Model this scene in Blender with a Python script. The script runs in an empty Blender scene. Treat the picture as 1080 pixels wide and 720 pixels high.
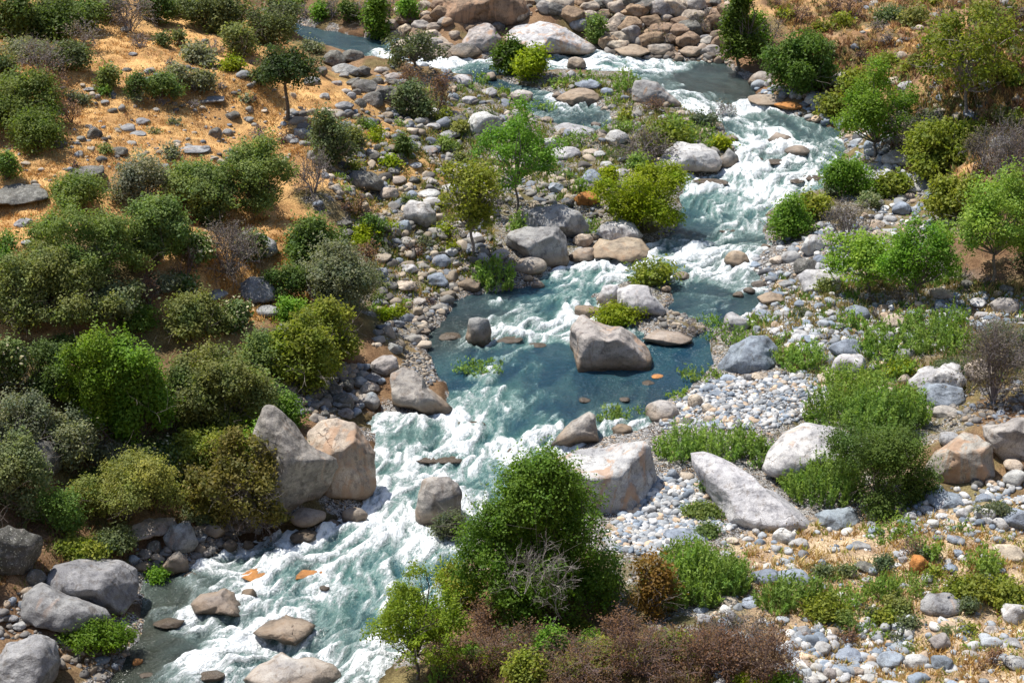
import bpy, math, random
import numpy as np
from mathutils import Vector, Matrix

# ------------------------------------------------------------------ camera, sky, sun, exposure
C = bpy.context.scene
CAMZ = 35.0
PITCH = math.radians(25.0)
TH = 0.2916                                   # tan of half the horizontal field of view
cam_d = bpy.data.cameras.new('camera'); cam = bpy.data.objects.new('camera', cam_d)
C.collection.objects.link(cam); C.camera = cam
cam.location = (0, 0, CAMZ); cam.rotation_euler = (math.pi/2 - PITCH, 0, 0)
cam_d.sensor_fit = 'HORIZONTAL'; cam_d.angle = 2*math.atan(TH)
cam_d.clip_start = 0.5; cam_d.clip_end = 5000

SUN_EL = math.radians(65); SUN_AZ = math.radians(-58)    # azimuth from +Y towards +X: the sun stands back left
world = bpy.data.worlds.new('World'); C.world = world; world.use_nodes = True
wn = world.node_tree.nodes; wl = world.node_tree.links
sky = wn.new('ShaderNodeTexSky'); sky.sky_type = 'NISHITA'; sky.sun_disc = False
sky.sun_elevation = SUN_EL; sky.sun_rotation = SUN_AZ % (2*math.pi)
wl.new(sky.outputs[0], wn['Background'].inputs[0]); wn['Background'].inputs[1].default_value = 0.12
sd = bpy.data.lights.new('sun', 'SUN'); sd.energy = 4.6; sd.angle = math.radians(0.5); sd.color = (1, .955, .88)
so = bpy.data.objects.new('sun', sd); C.collection.objects.link(so)
sundir = Vector((math.sin(SUN_AZ)*math.cos(SUN_EL), math.cos(SUN_AZ)*math.cos(SUN_EL), math.sin(SUN_EL)))
so.rotation_euler = sundir.to_track_quat('Z', 'Y').to_euler(); so.location = (-60, 60, 90)
C.view_settings.view_transform = 'Standard'; C.view_settings.look = 'None'
C.view_settings.exposure = 0.58; C.view_settings.gamma = 1
C.render.engine = 'CYCLES'
C.cycles.max_bounces = 5; C.cycles.diffuse_bounces = 2; C.cycles.transparent_max_bounces = 6
C.cycles.use_adaptive_sampling = True

rng = np.random.default_rng(7)
random.seed(7)
COL = C.collection

# ------------------------------------------------------------------ numpy helpers
def _hash(ix, iy, iz, seed):
    h = (ix*374761393 + iy*668265263 + iz*2147483647 + seed*1274126177) & 0xffffffff
    h = ((h ^ (h >> 13))*1274126177) & 0xffffffff
    h = ((h ^ (h >> 16))*2246822519) & 0xffffffff
    return h ^ (h >> 15)
_G = np.array([(1,1,0),(-1,1,0),(1,-1,0),(-1,-1,0),(1,0,1),(-1,0,1),(1,0,-1),(-1,0,-1),(0,1,1),(0,-1,1),(0,1,-1),(0,-1,-1),(1,1,0),(-1,1,0),(0,-1,1),(0,-1,-1)], float)
def noise(p, seed=0):
    p = np.asarray(p, float)
    if p.shape[1] == 2: p = np.c_[p, np.full(len(p), .37)]
    i = np.floor(p).astype(np.int64); f = p - i
    u = f*f*f*(f*(f*6 - 15) + 10)
    r = np.zeros(len(p))
    for dx in (0, 1):
        wx = u[:, 0] if dx else 1 - u[:, 0]
        for dy in (0, 1):
            wy = u[:, 1] if dy else 1 - u[:, 1]
            for dz in (0, 1):
                wz = u[:, 2] if dz else 1 - u[:, 2]
                g = _G[_hash(i[:, 0]+dx, i[:, 1]+dy, i[:, 2]+dz, seed) & 15]
                r += wx*wy*wz*(g[:, 0]*(f[:, 0]-dx) + g[:, 1]*(f[:, 1]-dy) + g[:, 2]*(f[:, 2]-dz))
    return r
def fbm(p, o=4, seed=0, gain=.5):
    p = np.asarray(p, float); r = 0; a = 1.
    for k in range(o):
        r = r + a*noise(p*2**k, seed+k*17); a *= gain
    return r
def sstep(a, b, x):
    t = np.clip((x-a)/(b-a), 0, 1); return t*t*(3-2*t)

def mesh_np(name, V, F, attrs=None, smooth=False, mats=(), midx=None):
    """V (n,3), F (m,k) of one k, or a list of such arrays"""
    Fs = F if isinstance(F, list) else [F]
    Fs = [f for f in Fs if len(f)]
    me = bpy.data.meshes.new(name)
    me.vertices.add(len(V)); me.vertices.foreach_set('co', np.asarray(V, np.float32).ravel())
    nl = sum(f.size for f in Fs); nf = sum(len(f) for f in Fs)
    me.loops.add(nl); me.loops.foreach_set('vertex_index', np.concatenate([f.ravel() for f in Fs]).astype(np.int32))
    me.polygons.add(nf)
    tot = np.concatenate([np.full(len(f), f.shape[1], np.int32) for f in Fs])
    st = np.concatenate([[0], np.cumsum(tot)[:-1]]).astype(np.int32)
    me.polygons.foreach_set('loop_start', st); me.polygons.foreach_set('loop_total', tot)
    if smooth: me.polygons.foreach_set('use_smooth', np.ones(nf, bool))
    if midx is not None: me.polygons.foreach_set('material_index', np.asarray(midx, np.int32))
    for k, a in (attrs or {}).items():
        a = np.asarray(a, np.float32)
        if a.ndim == 1:
            at = me.attributes.new(k, 'FLOAT', 'POINT'); at.data.foreach_set('value', a)
        else:
            at = me.attributes.new(k, 'FLOAT_COLOR', 'POINT')
            at.data.foreach_set('color', np.c_[a, np.ones(len(a))].astype(np.float32).ravel())
    for m in mats: me.materials.append(m)
    me.update(calc_edges=True)
    return me
def link(name, me, parent=None, **props):
    o = bpy.data.objects.new(name, me); COL.objects.link(o)
    if parent is not None: o.parent = parent
    for k, v in props.items(): o[k] = v
    return o

# ------------------------------------------------------------------ pixel rays (photo 1080 x 720)
cp, sp = math.cos(PITCH), math.sin(PITCH)
def pdir(px, py):
    px = np.asarray(px, float); py = np.asarray(py, float)
    u = (px-540)/540*TH; v = -(py-360)/540*TH
    d = np.stack([u, cp + v*sp, -sp + v*cp], -1)
    return d/np.linalg.norm(d, axis=-1, keepdims=True)
def project(P):
    P = np.atleast_2d(P) - np.array([0, 0, CAMZ])
    zc = P[:, 1]*cp - P[:, 2]*sp; v = P[:, 1]*sp + P[:, 2]*cp
    return np.c_[540 + P[:, 0]/zc/TH*540, 360 - v/zc/TH*540]
def Wl(y): return 0.022*(np.clip(y, 20, 170) - 50)
def at_level(px, py, h):
    """the point of the ray at height h over the river's level"""
    d = pdir(px, py); y = np.full(d.shape[:-1], 80.)
    for _ in range(12):
        t = (CAMZ - Wl(y) - h)/(-d[..., 2]); y = d[..., 1]*t
    return np.stack([d[..., 0]*t, y, CAMZ + d[..., 2]*t], -1)
def poly_w(pts): 
    a = np.array(pts, float); return at_level(a[:, 0], a[:, 1], 0)[:, :2]

RIVER_R = [(300,22),(345,33),(385,40),(425,42),(440,52),(460,62),(500,64),(530,60),(577,57),(625,55),(640,60),(700,62),(745,66),(762,66),(778,78),(792,90),(798,103),(800,112),(825,119),(850,126),(868,132),(885,140),(892,158),(884,172),(872,188),(868,200),(845,205),(822,214),(806,228),(806,248),(815,260),(802,266),(790,278),(798,290),(808,300),(806,318),(790,332),(768,340),(752,348),(748,365),(752,382),(740,400),(715,418),(700,424),(692,440),(680,452),(640,460),(600,478),(580,492),(545,512),(495,560),(487,600),(475,640),(430,682),(400,715),(385,740)]
RIVER_L = [(110,740),(122,712),(135,690),(150,668),(150,640),(152,610),(170,600),(195,602),(215,590),(240,572),(262,562),(290,558),(330,562),(355,548),(385,530),(392,500),(400,470),(390,447),(402,437),(430,440),(470,432),(474,408),(462,398),(455,382),(450,365),(452,350),(462,345),(472,335),(478,320),(490,312),(530,307),(565,300),(575,290),(600,275),(640,272),(680,268),(690,256),(705,250),(715,235),(720,205),(722,186),(745,184),(775,178),(778,160),(770,150),(765,140),(760,128),(735,122),(722,115),(700,102),(672,84),(665,76),(640,76),(590,74),(560,77),(520,82),(480,79),(440,78),(420,75),(395,68),(380,63),(345,58),(330,50),(290,42)]
RIVER = np.vstack([poly_w(RIVER_R), [(-8,41),(-25,36),(-90,31)], [(-90,40),(-32,43),(-19,45)], poly_w(RIVER_L), [(-60,128)], [(-60,140)]])
SIDE = poly_w([(495,76),(530,84),(558,92),(590,102),(625,108),(640,118),(648,130),(625,140),(590,132),(565,122),(550,112),(556,103),(530,95),(500,88)])
ISLE = poly_w([(625,312),(660,298),(708,300),(712,316),(702,326),(730,336),(752,346),(735,352),(728,362),(690,362),(668,345),(640,330)])
def pip(P, poly):
    x, y = P[:, 0], P[:, 1]; c = np.zeros(len(P), bool); n = len(poly)
    for i in range(n):
        x1, y1 = poly[i]; x2, y2 = poly[i-1]
        if y1 == y2: continue
        m = ((y1 > y) != (y2 > y)) & (x < (x2-x1)*(y-y1)/(y2-y1) + x1); c ^= m
    return c
def pdist(P, poly):
    d = np.full(len(P), 1e9); n = len(poly)
    for i in range(n):
        a = poly[i-1]; ab = poly[i]-a; L = ab@ab
        t = np.clip(((P-a)@ab)/max(L, 1e-9), 0, 1)
        q = P - a - t[:, None]*ab; d = np.minimum(d, (q*q).sum(1))
    return np.sqrt(d)
def sdf(P):
    def one(poly):
        d = pdist(P, poly); return np.where(pip(P, poly), -d, d)
    return np.maximum(np.minimum(one(RIVER), one(SIDE)), -one(ISLE))

# ground control points: px, py, height over the river, type
# O dry orange grass, G gravel, L leaf litter / soil, S sand, H hill scrub, R rocky brown, M mixed cobble and herbs
GC = [(0,720,2.2,'L'),(60,640,1.2,'L'),(0,600,2.2,'L'),(110,700,.4,'G'),(100,540,1.6,'L'),(200,545,1.2,'L'),(250,490,1.5,'L'),(280,430,1.7,'L'),(330,440,1.0,'L'),(380,405,.6,'L'),(320,360,2.0,'L'),
 (270,330,3.0,'O'),(200,400,3.2,'L'),(100,400,4,'L'),(0,400,5,'L'),(0,480,3.5,'L'),(0,250,6.6,'O'),(100,270,6,'L'),(180,250,5.6,'O'),(300,250,3.8,'O'),(380,290,1.6,'M'),(420,330,.6,'M'),(450,300,.5,'M'),(400,220,2.2,'M'),(345,190,3.8,'O'),
 (200,160,6.3,'O'),(50,150,7.2,'O'),(0,60,8.4,'O'),(150,60,7.4,'O'),(250,80,6.2,'O'),(250,40,6,'O'),(330,95,4.6,'O'),(330,130,4.2,'O'),(400,95,3,'O'),(385,150,3,'O'),(350,66,1.6,'R'),(430,130,1.8,'M'),(430,100,2,'R'),(480,110,.9,'M'),(480,170,1.1,'M'),(520,240,.9,'M'),(550,200,.9,'M'),
 (600,170,.7,'M'),(600,130,.3,'G'),(560,100,.4,'M'),(700,130,.6,'M'),(650,240,.7,'M'),(740,150,.5,'M'),(640,90,.4,'M'),(700,440,.3,'G'),(760,430,.5,'G'),(850,440,.9,'M'),(950,450,1.4,'M'),(1060,450,2.2,'L'),(640,520,.6,'G'),(740,500,.8,'G'),(700,560,.8,'G'),(700,620,1.0,'M'),(850,600,1.3,'S'),(1000,600,1.8,'S'),
 (1060,700,2,'S'),(850,700,1.4,'S'),(950,660,1.7,'S'),(600,640,1.2,'L'),(500,700,.8,'L'),(600,710,1.9,'L'),(700,710,1.7,'L'),(780,700,1.5,'L'),(800,320,.3,'M'),(850,300,.5,'G'),(900,330,.7,'M'),(1000,330,1.3,'G'),(1070,330,2.0,'L'),(900,230,.8,'M'),(960,250,1.2,'M'),(1060,250,2.6,'L'),
 (900,190,.8,'M'),(950,180,1.3,'M'),(1070,170,4.3,'H'),(900,120,1.0,'R'),(870,105,.8,'R'),(950,80,2.7,'H'),(1060,60,7.0,'H'),(1070,0,9.0,'H'),(980,30,6.0,'H'),(900,30,4.0,'H'),(850,60,1.4,'H'),(810,75,.4,'R'),(800,0,3.2,'H'),(780,40,1.2,'R'),(740,45,.6,'R'),(700,50,.35,'R'),(700,0,2.6,'H'),(700,25,1.4,'R'),(620,40,.5,'R'),(600,10,2.1,'R'),
 (520,40,.6,'R'),(480,10,2.0,'R'),(420,20,.8,'L'),(300,5,.8,'R'),(380,0,1.4,'R'),(200,0,6,'O'),(0,0,8.6,'O'),(80,0,7.6,'O')]
GCOL = {'O':(.54,.325,.135),'G':(.31,.30,.28),'L':(.20,.125,.07),'S':(.46,.35,.23),'H':(.30,.19,.11),'R':(.23,.145,.085),'M':(.21,.18,.095)}
gcp = np.array([at_level(a, b, h)[:2] for a, b, h, _ in GC]); gch = np.array([g[2] for g in GC]); gcc = np.array([GCOL[g[3]] for g in GC])
gtyp = np.array([g[3] for g in GC])
def idw(P, pts, vals, p=3.0, eps=1.5):
    out = []
    for s in range(0, len(P), 20000):
        q = P[s:s+20000]
        d2 = ((q[:, None, :]-pts[None])**2).sum(2) + eps*eps
        w = d2**(-p/2*1.0); w /= w.sum(1, keepdims=True); out.append(w@vals)
    return np.concatenate(out)
def terrain_h(P):
    d = sdf(P)
    h = idw(P, gcp, gch, 4.5, 2.0)
    x, y = P[:, 0], P[:, 1]
    h = h + np.clip(y-128, 0, 900)*.42 + np.clip(-x-42-.12*y, 0, 900)*.30 + np.clip(x-30-.22*y, 0, 900)*.42
    W = Wl(y)
    near = np.clip(1 - y/45.5, 0, 1)*33.0
    h = np.maximum(h, np.where(y < 46, near, 0)*sstep(1, 6, d))
    land = W + .10 + h*sstep(-.3, 3.2, d) + fbm(P*.22, 4, 3)*.55*sstep(.5, 4, d) + fbm(P*1.3, 3, 9)*.13*sstep(0, 1, d)
    bed = W - .12 - np.minimum(.9, -.4*d)
    return np.where(d > 0, land, bed), d
def axis(lo, hi, st, far):
    a = np.arange(lo, hi+1e-6, st); e = [st]
    L = [lo]; R = [hi]; s = st
    while L[-1] > -far: s *= 1.35; L.append(L[-1]-s)
    s = st
    while R[-1] < far: s *= 1.35; R.append(R[-1]+s)
    return np.concatenate([L[:0:-1], a, R[1:]])
GX0, GX1, GY0, GY1, GS = -45., 45., 40., 142., .25
gx = axis(GX0, GX1, GS, 1800); gy = axis(GY0, GY1, GS, 1800)
XX, YY = np.meshgrid(gx, gy); PP = np.c_[XX.ravel(), YY.ravel()]
TZ, TD = terrain_h(PP)
ix0 = int(np.argmin(abs(gx-GX0))); iy0 = int(np.argmin(abs(gy-GY0)))
nxg = int(round((GX1-GX0)/GS))+1; nyg = int(round((GY1-GY0)/GS))+1
ZG = TZ.reshape(XX.shape)[iy0:iy0+nyg, ix0:ix0+nxg]; DG = TD.reshape(XX.shape)[iy0:iy0+nyg, ix0:ix0+nxg]
def lookup(G, x, y):
    fx = np.clip((np.asarray(x)-GX0)/GS, 0, nxg-1.001); fy = np.clip((np.asarray(y)-GY0)/GS, 0, nyg-1.001)
    i = fx.astype(int); j = fy.astype(int); a = fx-i; b = fy-j
    return (G[j, i]*(1-a)+G[j, i+1]*a)*(1-b) + (G[j+1, i]*(1-a)+G[j+1, i+1]*a)*b
def ground(x, y): return lookup(ZG, x, y)
def surf(x, y): return np.maximum(ground(x, y), Wl(np.asarray(y)))
TS = np.arange(45, 175, .2)
def hit(px, py, off=0., use=surf):
    """where the pixel's ray stands off metres over the ground"""
    d = pdir(px, py); P = d[None]*TS[:, None]; P[:, 2] += CAMZ
    g = P[:, 2] - use(P[:, 0], P[:, 1]) - off
    k = np.argmax(g < 0) if (g < 0).any() else len(TS)-1
    k = max(k, 1); f = g[k-1]/(g[k-1]-g[k]+1e-9)
    t = TS[k-1] + .2*np.clip(f, 0, 1)
    return d*t + np.array([0, 0, CAMZ]), t
def hits(px, py, use=surf):
    d = pdir(px, py); out = np.zeros((len(px), 3)); 
    T = np.arange(45, 175, .5)
    for s in range(0, len(px), 4000):
        dd = d[s:s+4000]; P = dd[:, None, :]*T[None, :, None]; P[..., 2] += CAMZ
        g = P[..., 2] - use(P[..., 0], P[..., 1]); k = np.maximum(np.argmax(g < 0, 1), 1); r = np.arange(len(dd))
        f = g[r, k-1]/(g[r, k-1]-g[r, k]+1e-9); t = T[k-1] + .5*np.clip(f, 0, 1)
        out[s:s+4000] = dd*t[:, None] + np.array([0, 0, CAMZ])
    return out
def mpp(t): return t*2*TH/1080

# ------------------------------------------------------------------ materials
class NT:
    def __init__(s, name):
        s.m = bpy.data.materials.new(name); s.m.use_nodes = True; s.t = s.m.node_tree; s.n = s.t.nodes; s.n.clear()
        s.out = s.n.new('ShaderNodeOutputMaterial')
    def node(s, typ, ins=None, **kw):
        n = s.n.new(typ)
        for k, v in kw.items(): setattr(n, k, v)
        for k, v in (ins or {}).items():
            i = n.inputs[k]
            if isinstance(v, bpy.types.NodeSocket): s.t.links.new(v, i)
            else: i.default_value = v
        return n
    def math(s, op, a, b=0., c=None, clamp=False):
        ins = {0: a, 1: b}
        if c is not None: ins[2] = c
        return s.node('ShaderNodeMath', ins, operation=op, use_clamp=clamp).outputs[0]
    def mix(s, f, a, b, mode='MIX'):
        n = s.node('ShaderNodeMix', data_type='RGBA', blend_type=mode)
        for i, v in ((0, f), (6, a), (7, b)):
            if isinstance(v, bpy.types.NodeSocket): s.t.links.new(v, n.inputs[i])
            else: n.inputs[i].default_value = v if i == 0 or len(v) == 4 else (*v, 1)
        return n.outputs[2]
    def noise(s, vec, scale, detail=3, rough=.55, dist=0.):
        return s.node('ShaderNodeTexNoise', {'Vector': vec, 'Scale': scale, 'Detail': detail, 'Roughness': rough, 'Distortion': dist}).outputs[0]
    def ramp(s, f, a, b):   # smoothstep
        return s.node('ShaderNodeMapRange', {0: f, 1: a, 2: b}, interpolation_type='SMOOTHSTEP').outputs[0]
    def attr(s, name, typ='GEOMETRY', out='Fac'):
        return s.node('ShaderNodeAttribute', attribute_name=name, attribute_type=typ).outputs[out]
    def bump(s, h, strength=.5, dist=.05, normal=None):
        ins = {'Height': h, 'Strength': strength, 'Distance': dist}
        if normal is not None: ins['Normal'] = normal
        return s.node('ShaderNodeBump', ins).outputs[0]
    def done(s, shader): s.t.links.new(shader, s.out.inputs[0]); return s.m
def V4(c): return (*c, 1)

def mat_rock():
    t = NT('weathered_granite')
    geo = t.node('ShaderNodeNewGeometry'); pos = geo.outputs['Position']
    oi = t.node('ShaderNodeObjectInfo'); base = oi.outputs['Color']
    off = t.node('ShaderNodeVectorMath', {0: pos, 1: (0, 0, 0)}, operation='ADD')
    sc = t.node('ShaderNodeVectorMath', {0: oi.outputs['Location'], 1: (3.1, 1.7, 2.3)}, operation='MULTIPLY')
    t.t.links.new(sc.outputs[0], off.inputs[1]); p = off.outputs[0]
    big = t.noise(p, .8, 4, .6, .6); mid = t.noise(p, 3.2, 5, .65); fine = t.noise(p, 26, 3, .7)
    c = t.mix(t.ramp(big, .35, .68), t.mix(1, base, (.70, .69, .70, 1), 'MULTIPLY'), t.mix(1, base, (1.2, 1.18, 1.15, 1), 'MULTIPLY'))
    c = t.mix(t.ramp(mid, .50, .66), c, t.mix(1, c, (.58, .58, .60, 1), 'MULTIPLY'))
    st0 = t.node('ShaderNodeVectorMath', {0: p, 1: (2.6, 2.6, .5)}, operation='MULTIPLY').outputs[0]
    c = t.mix(t.ramp(t.noise(st0, 1.3, 4, .65, .5), .52, .68), c, t.mix(1, c, (.66, .62, .58, 1), 'MULTIPLY'))
    spk = t.ramp(fine, .38, .62); c = t.mix(spk, t.mix(1, c, (.80, .80, .80, 1), 'MULTIPLY'), t.mix(1, c, (1.12, 1.12, 1.1, 1), 'MULTIPLY'))
    # rust stains in streaks
    st = t.node('ShaderNodeVectorMath', {0: p, 1: (1.1, 1.1, .35)}, operation='MULTIPLY').outputs[0]
    sn = t.noise(st, .9, 4, .6, 1.2)
    stain = t.attr('stain', 'OBJECT')
    sm = t.math('MULTIPLY', t.ramp(t.math('ADD', sn, t.math('MULTIPLY', stain, .17)), .62, .74), t.math('MINIMUM', t.math('MULTIPLY', stain, 1.5), .75))
    c = t.mix(sm, c, (.40, .25, .155, 1))
    # lichen: dark crust with pale rosettes, on the faces turned up
    li = t.attr('lichen', 'OBJECT')
    ln = t.noise(p, 5.5, 5, .7); l2 = t.noise(p, 11, 3, .6)
    lm = t.math('MULTIPLY', t.ramp(t.math('ADD', ln, t.math('MULTIPLY', li, .12)), .50, .60), li)
    c = t.mix(lm, c, (.085, .082, .07, 1))
    c = t.mix(t.math('MULTIPLY', t.ramp(l2, .60, .66), t.math('MULTIPLY', li, .75)), c, (.42, .42, .36, 1))
    # cracks
    vo = t.node('ShaderNodeTexVoronoi', {'Vector': t.node('ShaderNodeVectorMath', {0: p, 1: t.node('ShaderNodeTexNoise', {'Vector': p, 'Scale': 1.2, 'Detail': 3}).outputs[1]}, operation='ADD').outputs[0], 'Scale': .55}, feature='DISTANCE_TO_EDGE').outputs[0]
    cr = t.math('SUBTRACT', 1, t.ramp(vo, .0, .012))
    crm = t.math('MULTIPLY', cr, t.ramp(big, .54, .66))
    c = t.mix(t.math('MULTIPLY', crm, .5), c, (.09, .05, .045, 1))
    # wet band and mineral bloom near the river's level
    xyz = t.node('ShaderNodeSeparateXYZ', {0: pos}); W = t.math('MULTIPLY', t.math('SUBTRACT', xyz.outputs[1], 50), .022)
    hz = t.math('ADD', t.math('SUBTRACT', xyz.outputs[2], W), t.math('MULTIPLY', t.math('SUBTRACT', mid, .5), .5))
    wet = t.attr('wet', 'OBJECT')
    tan = t.math('MULTIPLY', t.math('SUBTRACT', 1, t.ramp(hz, .3, 1.0)), wet)
    c = t.mix(t.math('MULTIPLY', tan, .7), c, (.27, .19, .12, 1))
    dk = t.math('MULTIPLY', t.math('SUBTRACT', 1, t.ramp(hz, .12, .42)), wet)
    c = t.mix(t.math('MULTIPLY', dk, .8), c, (.05, .04, .03, 1))
    rough = t.math('SUBTRACT', .85, t.math('MULTIPLY', dk, .6))
    h = t.math('ADD', t.math('MULTIPLY', mid, .8), t.math('ADD', t.math('MULTIPLY', fine, .30), t.math('MULTIPLY', crm, -.7)))
    ch = t.node('ShaderNodeTexVoronoi', {'Vector': t.node('ShaderNodeVectorMath', {0: p, 1: (1, 1, 1.8)}, operation='MULTIPLY').outputs[0], 'Scale': 2.1, 'Randomness': 1.}, feature='F1').outputs['Distance']
    h = t.math('ADD', h, t.math('MULTIPLY', ch, .7))
    b = t.bump(h, .7, .16)
    s = t.node('ShaderNodeBsdfPrincipled', {'Base Color': c, 'Roughness': rough, 'Normal': b, 'Specular IOR Level': .3})
    return t.done(s.outputs[0])
def mat_cobble():
    t = NT('river_cobble')
    p = t.node('ShaderNodeNewGeometry').outputs['Position']
    c = t.attr('tint', out='Color'); n = t.noise(p, 14, 4, .7)
    c = t.mix(t.ramp(n, .35, .65), t.mix(1, c, (.78, .78, .78, 1), 'MULTIPLY'), t.mix(1, c, (1.12, 1.12, 1.12, 1), 'MULTIPLY'))
    s = t.node('ShaderNodeBsdfPrincipled', {'Base Color': c, 'Roughness': .8, 'Normal': t.bump(n, .4, .03), 'Specular IOR Level': .3})
    return t.done(s.outputs[0])
def mat_ground():
    t = NT('valley_soil')
    p = t.node('ShaderNodeNewGeometry').outputs['Position']
    c = t.attr('gcol', out='Color'); grav = t.attr('grav')
    n1 = t.noise(p, .55, 5, .65, .8); n2 = t.noise(p, 3.0, 5, .7); n3 = t.noise(p, 16, 3, .7)
    c = t.mix(t.ramp(n1, .38, .64), t.mix(1, c, (.72, .68, .68, 1), 'MULTIPLY'), t.mix(1, c, (1.16, 1.18, 1.16, 1), 'MULTIPLY'))
    c = t.mix(t.ramp(n2, .5, .7), c, t.mix(1, c, (.62, .60, .62, 1), 'MULTIPLY'))
    c = t.mix(t.ramp(n3, .42, .62), t.mix(1, c, (.7, .68, .66, 1), 'MULTIPLY'), t.mix(1, c, (1.25, 1.25, 1.25, 1), 'MULTIPLY'))
    vo = t.node('ShaderNodeTexVoronoi', {'Vector': t.node('ShaderNodeVectorMath', {0: p, 1: t.node('ShaderNodeTexNoise', {'Vector': p, 'Scale': 3., 'Detail': 2}).outputs[1]}, operation='ADD').outputs[0], 'Scale': 8.0}); vc = t.node('ShaderNodeSeparateColor', {0: vo.outputs['Color']})
    peb = t.mix(vc.outputs[0], (.22, .22, .225, 1), (.50, .48, .45, 1)); peb = t.mix(t.ramp(vc.outputs[1], .8, .9), peb, (.46, .33, .22, 1))
    edge = t.ramp(vo.outputs['Distance'], .42, .66)
    peb = t.mix(edge, peb, (.07, .06, .05, 1))
    gm = t.ramp(t.math('ADD', grav, t.math('MULTIPLY', t.math('SUBTRACT', n1, .5), 1.6)), .42, .58)
    gm = t.math('MULTIPLY', gm, t.math('SUBTRACT', 1, t.math('MULTIPLY', t.ramp(vc.outputs[2], .55, .8), t.math('SUBTRACT', 1, grav))))
    c = t.mix(gm, c, peb)
    h = t.math('ADD', t.math('MULTIPLY', n3, .35), t.math('ADD', t.math('MULTIPLY', n2, .7), t.math('MULTIPLY', gm, t.math('SUBTRACT', .6, vo.outputs['Distance']))))
    s = t.node('ShaderNodeBsdfPrincipled', {'Base Color': c, 'Roughness': .95, 'Normal': t.bump(h, .8, .12), 'Specular IOR Level': .1})
    return t.done(s.outputs[0])
def mat_leaf(name, trans=.45, flower=None):
    t = NT(name)
    oc = t.node('ShaderNodeObjectInfo').outputs['Color']; tone = t.attr('tone')
    lo = t.mix(1, oc, (.62, .70, .75, 1), 'MULTIPLY'); hi = t.mix(1, oc, (1.45, 1.32, 1.05, 1), 'MULTIPLY')
    c = t.mix(tone, lo, hi); c = t.mix(t.ramp(t.noise(t.node('ShaderNodeNewGeometry').outputs['Position'], 1.1, 3), .45, .72), c, t.mix(1, c, (.90, 1.06, 1.05, 1), 'MULTIPLY'))
    if flower: c = t.mix(t.ramp(tone, 1.4, 1.5), c, flower)
    d = t.node('ShaderNodeBsdfPrincipled', {'Base Color': c, 'Roughness': .6, 'Specular IOR Level': .25}).outputs[0]
    tr = t.node('ShaderNodeBsdfTranslucent', {0: t.mix(1, c, (1.15, 1.25, .6, 1), 'MULTIPLY')}).outputs[0]
    return t.done(t.node('ShaderNodeMixShader', {0: trans, 1: d, 2: tr}).outputs[0])
def mat_bark():
    t = NT('bark')
    p = t.node('ShaderNodeNewGeometry').outputs['Position']; oc = t.node('ShaderNodeObjectInfo').outputs['Color']
    n = t.noise(p, 9, 4, .7)
    c = t.mix(t.ramp(n, .35, .65), t.mix(1, oc, (.6, .6, .6, 1), 'MULTIPLY'), t.mix(1, oc, (1.3, 1.3, 1.3, 1), 'MULTIPLY'))
    return t.done(t.node('ShaderNodeBsdfPrincipled', {'Base Color': c, 'Roughness': .9, 'Normal': t.bump(n, .6, .05)}).outputs[0])
def mat_blade():
    t = NT('grass_blades')
    c = t.attr('tint', out='Color')
    d = t.node('ShaderNodeBsdfDiffuse', {0: c}).outputs[0]; tr = t.node('ShaderNodeBsdfTranslucent', {0: c}).outputs[0]
    return t.done(t.node('ShaderNodeMixShader', {0: .3, 1: d, 2: tr}).outputs[0])
def mat_water():
    t = NT('rushing_water')
    p = t.node('ShaderNodeNewGeometry').outputs['Position']
    foam = t.attr('foam'); aer = t.attr('aer'); brown = t.attr('brown'); fl = t.attr('flow', out='Color')
    fn = t.noise(fl, 3.4, 6, .75, 1.1); ff = t.noise(fl, 12.0, 4, .8, .7)
    f = t.math('ADD', foam, t.math('MULTIPLY', t.math('SUBTRACT', fn, .5), 1.15)); f = t.math('ADD', f, t.math('MULTIPLY', t.math('SUBTRACT', ff, .5), 1.5))
    milk = t.math('MULTIPLY', t.ramp(f, .12, .75), t.ramp(foam, .02, .25))
    fm = t.ramp(f, .48, .98)
    fm = t.math('MULTIPLY', fm, t.ramp(foam, .02, .3))
    deep = t.mix(brown, (.006, .038, .066, 1), (.030, .033, .022, 1))
    green = t.mix(brown, (.06, .14, .125, 1), (.09, .12, .11, 1))
    am = t.math('MULTIPLY', aer, t.math('ADD', .35, t.math('MULTIPLY', fn, 1.3)), clamp=True)
    c = t.mix(am, deep, green)
    c = t.mix(t.math('MULTIPLY', milk, .62), c, t.mix(brown, (.33, .45, .42, 1), (.31, .36, .35, 1)))
    c = t.mix(fm, c, (.74, .77, .775, 1))
    r = t.math('ADD', .13, t.math('MULTIPLY', fm, .6))
    rip = t.noise(fl, 5.0, 4, .65, .4); rip2 = t.noise(p, 6.5, 3, .6, .6)
    h = t.math('ADD', t.math('MULTIPLY', rip, .9), t.math('ADD', t.math('MULTIPLY', rip2, .6), t.math('MULTIPLY', fm, .35)))
    rip3 = t.noise(p, 15, 2, .6)
    h = t.math('ADD', h, t.math('MULTIPLY', rip3, .3))
    b = t.bump(h, .8, .17)
    s = t.node('ShaderNodeBsdfPrincipled', {'Base Color': c, 'Roughness': r, 'Normal': b, 'IOR': 1.33}).outputs[0]
    return t.done(s)
M_ROCK = mat_rock(); M_COB = mat_cobble(); M_GND = mat_ground(); M_LEAF = mat_leaf('leaves'); M_BUC = mat_leaf('leaves_and_cream_flowers', .3, (.62, .55, .36, 1))
M_BARK = mat_bark(); M_BLADE = mat_blade(); M_WATER = mat_water()

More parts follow.
